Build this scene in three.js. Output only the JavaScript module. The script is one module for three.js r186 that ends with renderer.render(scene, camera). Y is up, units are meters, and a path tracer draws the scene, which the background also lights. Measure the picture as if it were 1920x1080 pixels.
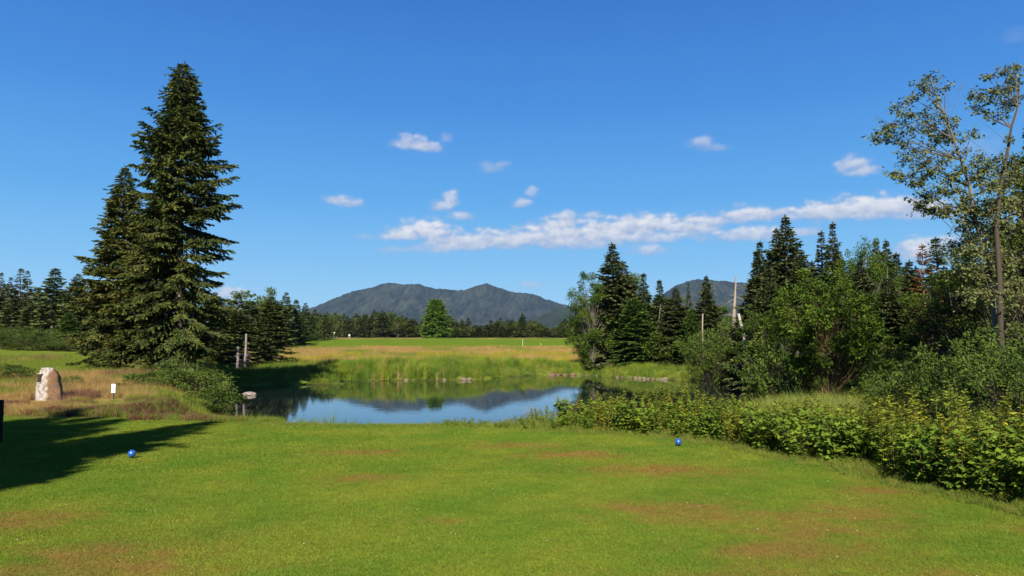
import * as THREE from 'three';
import { createNoise2D, createNoise3D } from 'simplex-noise';
import { mergeGeometries } from 'three/addons/utils/BufferGeometryUtils.js';

// ---------------------------------------------------------------- camera, sky, sun, exposure
const EYE = 1.62, F = 1423, PITCH = Math.atan(110 / F), WATER = -1.2;      // F: focal length in pixels of a 1920 x 1080 picture
const scene = new THREE.Scene();
const camera = new THREE.PerspectiveCamera(2 * Math.atan(540 / F) * 180 / Math.PI, 1920 / 1080, 0.1, 30000);
camera.position.set(0, EYE, 0);
camera.rotation.x = PITCH;
const EXPOSURE = 2.0;
const renderer = new THREE.WebGLRenderer({ antialias: true });
renderer.toneMapping = THREE.LinearToneMapping;
renderer.toneMappingExposure = EXPOSURE;
renderer.shadowMap.enabled = true;

function rng(a) { return () => { a |= 0; a = a + 0x6D2B79F5 | 0; let t = Math.imul(a ^ a >>> 15, 1 | a); t = t + Math.imul(t ^ t >>> 7, 61 | t) ^ t; return ((t ^ t >>> 14) >>> 0) / 4294967296; }; }
const noise2 = createNoise2D(rng(11)), noise3 = createNoise3D(rng(12));
function fbm(x, y, o = 4) { let s = 0, a = 0.5, n = 0; for (let i = 0; i < o; i++) { s += a * noise2(x, y); n += a; x = x * 2.03 + 17.1; y = y * 2.03 - 9.7; a *= 0.5; } return s / n; }
const clamp = (v, a = 0, b = 1) => Math.min(b, Math.max(a, v));
const mix = (a, b, t) => a + (b - a) * t;
const mix3 = (a, b, t) => [mix(a[0], b[0], t), mix(a[1], b[1], t), mix(a[2], b[2], t)];
const smooth = (a, b, v) => { const t = clamp((v - a) / (b - a)); return t * t * (3 - 2 * t); };
function curve(knots, v) { let i = 0; while (i < knots.length - 2 && v > knots[i + 1][0]) i++; const [a, p] = knots[i], [b, q] = knots[i + 1]; return mix(p, q, clamp((v - a) / (b - a))); }
const lin = (r, g, b) => { const c = new THREE.Color().setRGB(r / 255, g / 255, b / 255, THREE.SRGBColorSpace); return [c.r, c.g, c.b]; };
// direction of a picture point, and the world point on it at a distance D ahead
function ray(px, py) { const a = (px - 960) / F, b = (540 - py) / F; return [a, b * Math.cos(PITCH) + Math.sin(PITCH), b * Math.sin(PITCH) - Math.cos(PITCH)]; }
function at(px, py, D) { const d = ray(px, py), t = D / -d[2]; return [d[0] * t, EYE + d[1] * t, -D]; }

// the sky: air by height, clouds low round the whole horizon
{
  const W = 3072, HT = 1536, data = new Float32Array(W * HT * 4);
  const air = [[-90, lin(120, 150, 160)], [-0.5, lin(150, 200, 238)], [0, lin(172, 214, 242)], [2.5, lin(160, 211, 245)], [6, lin(132, 196, 244)], [11, lin(98, 172, 237)], [18, lin(72, 143, 222)], [27, lin(54, 114, 200)], [45, lin(40, 90, 174)], [90, lin(32, 74, 154)]];
  const clouds = [];
  const puff = (px, py, w, h, a, tone = 0) => { const d = ray(px, py); clouds.push([Math.atan2(d[0], -d[2]), Math.atan2(d[1], Math.hypot(d[0], d[2])), w * 1.22 / F, h * 1.28 / F, a, tone]); };
  [[768, 272, 34, 15, .8], [800, 279, 30, 11, .75], [836, 262, 14, 8, .45], [920, 318, 26, 12, .42], [940, 311, 18, 7, .3], [826, 391, 24, 12, .8], [845, 377, 16, 15, .75], [868, 408, 22, 9, .75], [977, 384, 24, 9, .75], [996, 366, 12, 12, .6],
   [630, 378, 28, 9, .75], [655, 384, 26, 9, .75], [1312, 271, 26, 10, .6], [1338, 281, 24, 7, .4], [1598, 314, 30, 15, .85], [1620, 324, 30, 9, .8], [1110, 406, 18, 9, .7], [1388, 388, 16, 5, .45], [997, 537, 20, 8, .6], [1218, 473, 42, 10, .7], [1740, 470, 60, 20, .8], [1715, 480, 40, 14, .8],
   [750, 444, 44, 14, .95, .1], [800, 438, 62, 22, 1, .1], [845, 455, 40, 14, .8], [880, 458, 90, 20, .85], [820, 468, 60, 12, .6], [960, 455, 90, 20, .9], [1040, 448, 110, 22, .9], [1062, 415, 34, 16, .8], [1045, 428, 40, 16, .85], [1000, 428, 32, 9, .5], [1090, 460, 70, 16, .7], [1160, 432, 80, 20, .95], [1120, 446, 60, 16, .9], [1220, 426, 90, 20, .95], [1290, 432, 60, 18, .9], [1210, 450, 90, 12, .8], [1330, 420, 50, 12, .8],
   [1400, 408, 70, 14, .9], [1450, 404, 46, 10, .8], [1400, 444, 80, 14, .85], [1480, 440, 60, 10, .6], [1530, 404, 70, 16, .9], [1610, 396, 90, 22, 1, .1], [1690, 396, 70, 18, .9], [1740, 402, 60, 14, .7], [430, 555, 34, 12, .8], [685, 448, 30, 7, .35], [735, 472, 30, 7, .4], [1835, 285, 40, 22, .25], [1905, 72, 24, 12, .14], [760, 545, 0, 0, 0]].forEach((c) => puff(...c));
  const r = rng(5);
  for (let k = 0; k < 90; k++) {                                  // the rest of the horizon, as scattered as the part in view
    const az = 0.72 + r() * (2 * Math.PI - 1.44), el = 0.07 + r() * r() * 0.22;
    for (let j = 0; j < 3; j++) clouds.push([az + (r() - .5) * .12, el + (r() - .5) * .012, .02 + r() * .05, .006 + r() * .01, .4 + r() * .5, 0]);
  }
  const rows = new Array(HT);
  for (let j = 0; j < HT; j++) {
    const el = ((j + .5) / HT - .5) * 180; let i = 0; while (i < air.length - 2 && el > air[i + 1][0]) i++;
    let t = clamp((el - air[i][0]) / (air[i + 1][0] - air[i][0])); rows[j] = mix3(air[i][1], air[i + 1][1], t);
    for (let k = 0; k < W; k++) { const o = (j * W + k) * 4; data[o] = rows[j][0]; data[o + 1] = rows[j][1]; data[o + 2] = rows[j][2]; data[o + 3] = 1; }
  }
  const cover = new Float32Array(W * HT), body = new Float32Array(W * HT);
  for (const [az, el, w, h, a, tone] of clouds) {
    if (!w) continue;
    const u0 = (az - Math.PI / 2) / (2 * Math.PI) + .5, v0 = el / Math.PI + .5, m = 1.9;
    const du = w / Math.cos(el) * m / (2 * Math.PI), dv = h * m / Math.PI;
    for (let j = Math.floor((v0 - dv) * HT); j <= (v0 + dv) * HT; j++) for (let k = Math.floor((u0 - du) * W); k <= (u0 + du) * W; k++) {
      if (j < 0 || j >= HT) continue;
      const x = (k / W - u0) / du * m, y = (j / HT - v0) / dv * m, kk = ((k % W) + W) % W;
      const n = fbm(k / W * 190, j / HT * 230, 5), n2 = fbm(k / W * 640 + 40, j / HT * 620, 4);
      const yy = y < 0 ? y * 1.5 : y * .95;
      const q = 1 - Math.sqrt(x * x + yy * yy) + n * .42 + n2 * .16;
      const d = smooth(-.08, mix(.9, .55, clamp(y + .3)), q) * a, o = j * W + kk;
      if (d <= 0) continue;
      body[o] = Math.max(body[o], d * clamp(.46 + y * .6 + n * .4 + n2 * .25 + tone, 0, 1.1));
      cover[o] = 1 - (1 - cover[o]) * (1 - d);
    }
  }
  const white = lin(238, 238, 242), grey = lin(160, 178, 212);
  for (let o = 0; o < W * HT; o++) if (cover[o] > 0) {
    const c = mix3(grey, white, clamp(body[o])), a = Math.min(.93, cover[o]);
    for (let k = 0; k < 3; k++) data[o * 4 + k] = mix(data[o * 4 + k], c[k], a);
  }
  for (let o = 0; o < W * HT; o++) for (let k = 0; k < 3; k++) data[o * 4 + k] /= EXPOSURE;
  const sky = new THREE.DataTexture(data, W, HT, THREE.RGBAFormat, THREE.FloatType);
  sky.mapping = THREE.EquirectangularReflectionMapping; sky.magFilter = THREE.LinearFilter; sky.needsUpdate = true;
  scene.background = sky; scene.environment = sky;
}
// the sun, low behind the camera and to its left
const SUN_EL = 33 * Math.PI / 180, SUN_AZ = 6 * Math.PI / 180;
const sun = new THREE.DirectionalLight(new THREE.Color().setRGB(1, 0.9, 0.74), 5);
sun.position.set(-Math.sin(SUN_AZ) * Math.cos(SUN_EL), Math.sin(SUN_EL), Math.cos(SUN_AZ) * Math.cos(SUN_EL)).multiplyScalar(200);
sun.castShadow = true; sun.shadow.mapSize.set(4096, 4096);
Object.assign(sun.shadow.camera, { left: -150, right: 150, top: 150, bottom: -150, near: 1, far: 900 });
scene.add(sun, sun.target);
scene.fog = new THREE.FogExp2(new THREE.Color().setRGB(0.4, 0.64, 1.0), 0.000028);

// ---------------------------------------------------------------- helpers
const taken = {};
function numbered(name) { const n = taken[name] = (taken[name] ?? -1) + 1; return n ? `${name}_${String(n).padStart(3, '0')}` : name; }
function tag(o, label, category, group, kind) { o.userData = { label, category }; if (group) o.userData.group = group; if (kind) o.userData.kind = kind; return o; }
const shade = (o) => { o.traverse((m) => { if (m.isMesh) { m.castShadow = true; m.receiveShadow = true; } }); return o; };
function add(o, name) { o.name = numbered(name); scene.add(shade(o)); return o; }
function part(parent, name, geometry, material) { const m = new THREE.Mesh(geometry, material); m.name = name; parent.add(m); return m; }

class Shape {                                                     // collects triangles with colours
  constructor() { this.p = []; this.c = []; this.i = []; }
  v(x, y, z, c) { this.p.push(x, y, z); this.c.push(c[0], c[1], c[2]); return this.p.length / 3 - 1; }
  geo(creased) {
    const g = new THREE.BufferGeometry();
    g.setAttribute('position', new THREE.Float32BufferAttribute(this.p, 3));
    g.setAttribute('color', new THREE.Float32BufferAttribute(this.c, 3));
    g.setIndex(this.i); g.computeVertexNormals(); return g;
  }
  // a leaf or spray of needles: a folded rhombus from p along d
  leaf(p, d, n, len, wid, c, fold = 0.25) {
    const sx = d[1] * n[2] - d[2] * n[1], sy = d[2] * n[0] - d[0] * n[2], sz = d[0] * n[1] - d[1] * n[0], l = 1 / (Math.hypot(sx, sy, sz) || 1), w = wid / 2;
    const m = 0.42 * len, f = fold * w;
    const a = this.v(p[0], p[1], p[2], c), b = this.v(p[0] + d[0] * len, p[1] + d[1] * len, p[2] + d[2] * len, c);
    const e = this.v(p[0] + d[0] * m + sx * l * w + n[0] * f, p[1] + d[1] * m + sy * l * w + n[1] * f, p[2] + d[2] * m + sz * l * w + n[2] * f, c);
    const g = this.v(p[0] + d[0] * m - sx * l * w + n[0] * f, p[1] + d[1] * m - sy * l * w + n[1] * f, p[2] + d[2] * m - sz * l * w + n[2] * f, c);
    this.i.push(a, e, b, a, b, g);
  }
  tube(pts, rad, sides, c, cr) {                                  // pts: [[x,y,z]...], rad(t)
    const base = this.p.length / 3, n = pts.length;
    for (let k = 0; k < n; k++) {
      const a = pts[Math.max(0, k - 1)], b = pts[Math.min(n - 1, k + 1)];
      const d = new THREE.Vector3(b[0] - a[0], b[1] - a[1], b[2] - a[2]).normalize();
      const u = new THREE.Vector3(Math.abs(d.y) > .9 ? 1 : 0, Math.abs(d.y) > .9 ? 0 : 1, 0).cross(d).normalize(), w = d.clone().cross(u);
      const r = rad(k / (n - 1));
      for (let s = 0; s < sides; s++) {
        const t = s / sides * 2 * Math.PI, x = Math.cos(t) * r, y = Math.sin(t) * r, k2 = cr ? .8 + .4 * cr() : 1;
        this.v(pts[k][0] + u.x * x + w.x * y, pts[k][1] + u.y * x + w.y * y, pts[k][2] + u.z * x + w.z * y, [c[0] * k2, c[1] * k2, c[2] * k2]);
      }
    }
    for (let k = 0; k < n - 1; k++) for (let s = 0; s < sides; s++) { const a = base + k * sides + s, b = base + k * sides + (s + 1) % sides; this.i.push(a, b, b + sides, a, b + sides, a + sides); }
    const e = base + (n - 1) * sides; for (let s = 1; s < sides - 1; s++) this.i.push(e, e + s, e + s + 1);
  }
}
const vary = (c, r, a = .25, h = .12) => { const k = 1 + (r() - .5) * 2 * a; return [c[0] * k * (1 + (r() - .5) * 2 * h), c[1] * k, c[2] * k * (1 + (r() - .5) * 2 * h)]; };
const unit = (x, y, z) => { const l = 1 / (Math.hypot(x, y, z) || 1); return [x * l, y * l, z * l]; };

// materials
const plain = (o) => new THREE.MeshPhysicalMaterial({ vertexColors: true, roughness: 0.95, specularIntensity: 0.2, ...o });
const M = {
  needle: new THREE.MeshPhysicalMaterial({ vertexColors: true, roughness: 0.8, side: THREE.DoubleSide, specularIntensity: 0.15 }),
  leaf: new THREE.MeshPhysicalMaterial({ vertexColors: true, roughness: 0.75, side: THREE.DoubleSide, transmission: 0.3, thickness: 0, specularIntensity: 0.14 }),
  grass: new THREE.MeshPhysicalMaterial({ vertexColors: true, roughness: 0.8, side: THREE.DoubleSide, transmission: 0.3, thickness: 0, specularIntensity: 0.1 }),
  bark: plain({}),
};
function grain(size, seed, lo, hi, f = 8) {                       // tileable-enough speckle for colour grain and relief
  const d = new Uint8Array(size * size * 4), r = rng(seed);
  for (let j = 0; j < size; j++) for (let i = 0; i < size; i++) {
    const a = i / size * 2 * Math.PI, b = j / size * 2 * Math.PI, R = f / (2 * Math.PI);
    const n = noise3(Math.cos(a) * R + seed, Math.sin(a) * R + Math.cos(b) * R, Math.sin(b) * R) * .5 + noise3(Math.cos(a) * R * 4, Math.sin(a) * R * 4 + Math.cos(b) * R * 4 + seed, Math.sin(b) * R * 4) * .3 + (r() - .5) * .5;
    const v = clamp(mix(lo, hi, n * .5 + .5)) * 255, o = (j * size + i) * 4; d[o] = d[o + 1] = d[o + 2] = v; d[o + 3] = 255;
  }
  const t = new THREE.DataTexture(d, size, size); t.wrapS = t.wrapT = THREE.RepeatWrapping; t.magFilter = THREE.LinearFilter; t.needsUpdate = true; return t;
}
const GRAIN = grain(512, 3, .55, 1, 14);

// ---------------------------------------------------------------- the lie of the land (x to the right, D ahead)
const POND = [[-10.6, 27.5], [-12.2, 32], [-14.6, 37], [-16.4, 43], [-18.2, 48], [-18.8, 52], [-18.2, 56], [-15.6, 56.6], [-12.9, 56.9], [-12.3, 58.4], [-14.6, 60], [-13.8, 62.2], [-11.6, 62.6], [-9.6, 63.9], [-7, 63.6], [-3.4, 64.2], [-1.5, 68], [0, 73], [4, 75.5], [7.5, 75], [9.5, 69], [11.5, 66.2], [15.5, 63], [17.2, 54], [16, 47], [13, 40], [11, 33], [7.5, 27.5], [3, 25.2], [-3, 24.6], [-7.5, 25.4]];
function pondDistance(x, D) {                                     // below 0 in the water
  let d = 1e9, inside = false;
  for (let i = 0, j = POND.length - 1; i < POND.length; j = i++) {
    const [ax, ay] = POND[j], [bx, by] = POND[i], ex = bx - ax, ey = by - ay, t = clamp(((x - ax) * ex + (D - ay) * ey) / (ex * ex + ey * ey));
    d = Math.min(d, Math.hypot(x - ax - ex * t, D - ay - ey * t));
    if ((ay > D) !== (by > D) && x < (bx - ax) * (D - ay) / (by - ay) + ax) inside = !inside;
  }
  return inside ? -d : d;
}
const EDGE = [[7.2, 0], [5.9, 4], [5.1, 7.0], [4.15, 10.4], [3.35, 12.6], [2.4, 13.9], [0.9, 14.65], [-1.2, 15.35], [-5, 15.7], [-8, 17.2], [-14, 18.2], [-30, 19]];
function teeEdge(x, D) {                                           // distance past the mown tee's edge, below 0 on the tee
  let d = 1e9, s = 1;
  for (let i = 0; i < EDGE.length - 1; i++) {
    const [ax, ay] = EDGE[i], [bx, by] = EDGE[i + 1], ex = bx - ax, ey = by - ay, t = clamp(((x - ax) * ex + (D - ay) * ey) / (ex * ex + ey * ey));
    const q = Math.hypot(x - ax - ex * t, D - ay - ey * t);
    if (q < d) { d = q; s = ex * (D - ay) - ey * (x - ax) < 0 ? 1 : -1; }
  }
  return d * s;
}
const MID = [[-1e4, 0], [15, 0], [40, -.5], [66, -.32], [80, -.45], [92, -.45], [140, .8], [150, 1.15], [285, 4.95], [420, 5.8], [1500, 6], [1e4, 6]];
const LEFT = [[-1e4, 0], [18, 0], [24, -.2], [34, -.15], [45, .2], [70, 1.0], [100, 1.7], [150, 2.2], [285, 4.95], [420, 5.8], [1500, 6], [1e4, 6]];
const RIGHT = [[-1e4, 0], [10, 0], [20, -.5], [30, -.55], [60, -.55], [80, -.3], [150, 1.15], [285, 4.95], [420, 5.8], [1500, 6], [1e4, 6]];
function land(x, D) {
  const s = x / Math.max(D, 18), a = smooth(-.33, -.5, s), b = smooth(.2, .4, s);
  return mix(mix(curve(MID, D), curve(LEFT, D), a), curve(RIGHT, D), b) + (D > 17 ? fbm(x * .06, D * .06, 3) * .18 * smooth(17, 30, D) : 0);
}
function ground(x, D) {
  const past = teeEdge(x, D);
  let h = land(x, D);
  if (past < 0) h = D > 0 ? mix(h, 0, 1) : 0;
  else if (past < 6) h = mix(0, h, smooth(0, 6, past));
  const onRight = smooth(-1, 2, x) * (1 - smooth(20, 30, D));
  if (past > 0) h -= onRight * .55 * smooth(.3, 3.5, past);
  const e = pondDistance(x, D);
  if (e < 0) return WATER - .06 - Math.min(1.2, -e * .35);
  const w = mix(8.6, 2.2, Math.max(smooth(24, 34, D), smooth(-8.5, -11.5, x)));
  return mix(WATER - .06, h, Math.pow(clamp(e / w), .8));
}
// colours of the ground's own matter: turf, dry turf, straw, heath, soil
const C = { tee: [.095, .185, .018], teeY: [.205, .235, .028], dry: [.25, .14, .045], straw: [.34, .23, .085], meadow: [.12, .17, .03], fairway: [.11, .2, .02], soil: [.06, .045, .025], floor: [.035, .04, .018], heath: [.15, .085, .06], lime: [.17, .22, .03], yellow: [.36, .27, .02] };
const DRY = [[1.95, 7.35, 1.0, .5], [1.5, 7.75, .6, .3], [2.6, 6.9, .7, .35], [2.2, 6.2, .8, .3], [1.9, 10.1, 1.1, .5], [.9, 11.6, .9, .5], [-2.9, 5.6, 1.0, .35], [-3.4, 6.1, .7, .3], [1.6, 5.3, 1.3, .3], [3.0, 5.4, .6, .3], [-4.6, 7.2, .8, .5], [.1, 12.6, .9, .4], [-1.8, 9.5, .5, .3], [3.4, 7.6, .5, .4], [4.1, 8.7, .35, .25], [4.75, 6.9, .3, .2], [-.6, 7.2, .3, .15], [2.6, 7.4, .6, .4], [-2.3, 11.8, .7, .4]];
function dryness(x, D) {
  let v = 0; for (const [a, b, p, q] of DRY) { const e = ((x - a) / p) ** 2 + ((D - b) / q) ** 2; if (e < 5) v = Math.max(v, Math.exp(-e * .9)); }
  return clamp(smooth(.12, .95, v * .85 + fbm(x * 1.9, D * 2.6, 5) * .7) * .85);
}
function turf(x, D) {
  const n = fbm(x * .55 + 3, D * .55, 4), m = fbm(x * 2.6, D * 2.6 + 8, 3);
  return mix3(mix3(C.tee, C.teeY, clamp(.42 + n * .65 + m * .3)), C.dry, dryness(x, D));
}
function groundColour(x, D) {
  const past = teeEdge(x, D), e = pondDistance(x, D), s = x / Math.max(D, 18), n = fbm(x * .12, D * .12, 4), m = fbm(x * .5 + 9, D * .5, 3);
  if (past < 0) return turf(x, D);
  if (e < 0) return [.02, .022, .012];
  let c;
  if (D < 85) {
    c = mix3(C.meadow, C.lime, clamp(.5 + n));
    if (s < -.3) {
      const h = D < 46 ? mix3(C.straw, C.heath, smooth(-.2, .35, n + m * .5)) : C.lime;
      c = mix3(c, h, smooth(-.34, -.42, s) * (D > 60 ? .4 : .9));
    }
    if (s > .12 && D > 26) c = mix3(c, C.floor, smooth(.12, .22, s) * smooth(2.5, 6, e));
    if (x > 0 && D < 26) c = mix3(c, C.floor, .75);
  } else if (D < 158 + n * 6) {
    c = mix3(mix3(C.straw, C.meadow, clamp(.25 + n * .9)), C.yellow, smooth(.25, .5, fbm(x * .07 + 30, D * .03, 3)) * smooth(118, 95, D) * .35);
    if (s < -.25) c = mix3(c, C.lime, .8);
  } else if (D < 262 + fbm(x * .03, 4, 2) * 14) c = mix3(C.fairway, C.teeY, clamp(.25 + n * .5));
  else if (D < 320) c = mix3(C.meadow, C.straw, smooth(-.1, .3, fbm(x * .03, D * .05 + 5, 3)));
  else c = C.floor;
  return c;
}
// ground: one sheet, fine near the camera, out to the horizon
{
  const nx = 440, nd = 480, xs = [], ds = [];
  for (let i = 0; i <= nx; i++) xs.push(22 * Math.sinh((i / nx - .5) * 2 * Math.asinh(9000 / 22)));
  const lo = Math.asinh((-9000 - 28) / 26), hi = Math.asinh((9000 - 28) / 26);
  for (let j = 0; j <= nd; j++) ds.push(28 + 26 * Math.sinh(mix(lo, hi, j / nd)));
  const p = [], c = [], uv = [], idx = [];
  for (let j = 0; j <= nd; j++) for (let i = 0; i <= nx; i++) {
    const x = xs[i], D = ds[j]; p.push(x, ground(x, D), -D); c.push(...groundColour(x, D)); uv.push(x / 2.3, D / 2.3);
  }
  for (let j = 0; j < nd; j++) for (let i = 0; i < nx; i++) { const a = j * (nx + 1) + i; idx.push(a, a + 1, a + nx + 2, a, a + nx + 2, a + nx + 1); }
  const g = new THREE.BufferGeometry();
  g.setAttribute('position', new THREE.Float32BufferAttribute(p, 3)); g.setAttribute('color', new THREE.Float32BufferAttribute(c, 3)); g.setAttribute('uv', new THREE.Float32BufferAttribute(uv, 2)); g.setIndex(idx); g.computeVertexNormals();
  const m = new THREE.Mesh(g, new THREE.MeshPhysicalMaterial({ vertexColors: true, roughness: 1, specularIntensity: 0, map: GRAIN, bumpMap: GRAIN, bumpScale: .02 }));
  add(tag(m, 'grassy golf course ground from the mown tee to the far fairway', 'ground', null, 'structure'), 'ground');
}
// pond water
{
  const cx = -1, cD = 50, big = new THREE.ShapeGeometry(new THREE.Shape(POND.map(([x, D]) => { const l = Math.hypot(x - cx, D - cD); return new THREE.Vector2(x + (x - cx) / l, D + (D - cD) / l); })));
  big.rotateX(Math.PI / 2); big.scale(1, 1, -1); big.translate(0, WATER, 0); big.index.array.reverse(); big.computeVertexNormals();
  const uv = big.attributes.uv; for (let i = 0; i < uv.count; i++) uv.setXY(i, big.attributes.position.getX(i) / 9, big.attributes.position.getZ(i) / 5);
  const size = 512, d = new Uint8Array(size * size * 4);
  for (let j = 0; j < size; j++) for (let i = 0; i < size; i++) {
    const a = i / size * 2 * Math.PI, b = j / size * 2 * Math.PI, w = (f, o) => noise3(Math.cos(a) * f + o, Math.sin(a) * f + Math.cos(b) * f, Math.sin(b) * f + o);
    const v = clamp(.5 + w(1.2, 0) * .3 + w(4, 7) * .12 + w(10, 3) * .04) * 255, o = (j * size + i) * 4; d[o] = d[o + 1] = d[o + 2] = v; d[o + 3] = 255;
  }
  const t = new THREE.DataTexture(d, size, size); t.wrapS = t.wrapT = THREE.RepeatWrapping; t.magFilter = THREE.LinearFilter; t.needsUpdate = true;
  const m = new THREE.Mesh(big, new THREE.MeshPhysicalMaterial({ color: new THREE.Color().setRGB(.008, .014, .016), roughness: .02, ior: 1.33, bumpMap: t, bumpScale: .0009 }));
  add(tag(m, 'still dark blue pond mirroring sky and mountains', 'pond', null, 'structure'), 'pond_water');
}
// mountains, a few kilometres off
function range(name, label, D, depth, ridge, seed, cols, base, alt) {
  const nv = 70, p = [], c = [], idx = [], prof = ridge.map(([px, py]) => { const q = at(px, py, D); return [q[0], q[1]]; });
  const x0 = prof[0][0], x1 = prof[prof.length - 1][0];
  for (let j = 0; j <= nv; j++) for (let i = 0; i <= cols; i++) {
    const v = j / nv * 2 - 1, x = mix(x0, x1, i / cols), off = fbm(x / 900 + seed, v * 1.2, 3) * .12;
    const top = curve(prof, x) + fbm(x / 120 + seed, 3, 4) * 7, w = Math.abs(v), f = w < 1 ? Math.pow(1 - w, 1.15) * (1 - .22 * Math.sin(Math.PI * w)) : 0;
    const g = (1 - Math.abs(fbm(x / 420 + seed, v * 2.3 + off, 4))) - .75;
    const y = top * f + g * top * .32 * Math.min(1, w * 2.2) * f ** .5 + fbm(x / 30, v * 30 + seed, 3) * (5 + 14 * Math.min(1, w * 3)) * f ** .3;
    p.push(x, y - 4, -(D - depth * -v));
    const t = fbm(x / 260 + seed, v * 5, 4), t2 = fbm(x / 38 + 4, v * 30 + seed, 3);
    const k = clamp(.38 + t * .6 + t2 * .9); c.push(...mix3(base, alt, k));
  }
  for (let j = 0; j < nv; j++) for (let i = 0; i < cols; i++) { const a = j * (cols + 1) + i; idx.push(a, a + cols + 2, a + 1, a, a + cols + 1, a + cols + 2); }
  const g = new THREE.BufferGeometry(); g.setAttribute('position', new THREE.Float32BufferAttribute(p, 3)); g.setAttribute('color', new THREE.Float32BufferAttribute(c, 3)); g.setIndex(idx); g.computeVertexNormals();
  add(tag(new THREE.Mesh(g, plain({ roughness: 1 })), label, 'mountain', null, 'structure'), name);
}
range('mountain', 'long forested mountain with two summits behind the fairway', 5200, 1700, [[380, 640], [480, 612], [540, 592], [585, 576], [620, 561], [660, 545], [700, 537], [718, 530], [735, 528], [752, 532], [785, 531], [815, 540], [845, 543], [870, 543], [892, 535], [915, 531], [935, 538], [955, 545], [1000, 551], [1040, 565], [1090, 578], [1150, 590], [1300, 630]], 3.3, 420, [.009, .015, .017], [.04, .051, .042]);
range('mountain', 'rounded forested mountain rising behind the pond-side spruces', 4700, 1500, [[1120, 640], [1180, 600], [1230, 560], [1262, 538], [1285, 527], [1305, 523], [1335, 524], [1380, 528], [1440, 530], [1540, 548], [1700, 590], [1900, 640]], 8.1, 300, [.009, .015, .017], [.04, .051, .042]);
range('hill', 'low dark wooded foothill in front of the mountain', 3000, 700, [[900, 640], [960, 612], [1000, 596], [1040, 580], [1070, 573], [1100, 571], [1150, 578], [1230, 596], [1330, 640]], 5.7, 220, [.012, .02, .015], [.026, .038, .024]);
console.log('setting done');

// ---------------------------------------------------------------- builders of trees and plants
const BARK = { spruce: [.13, .105, .085], grey: [.19, .168, .145], dark: [.055, .045, .038], pale: [.25, .215, .18], birch: [.36, .33, .29], brown: [.16, .1, .06] };
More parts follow.
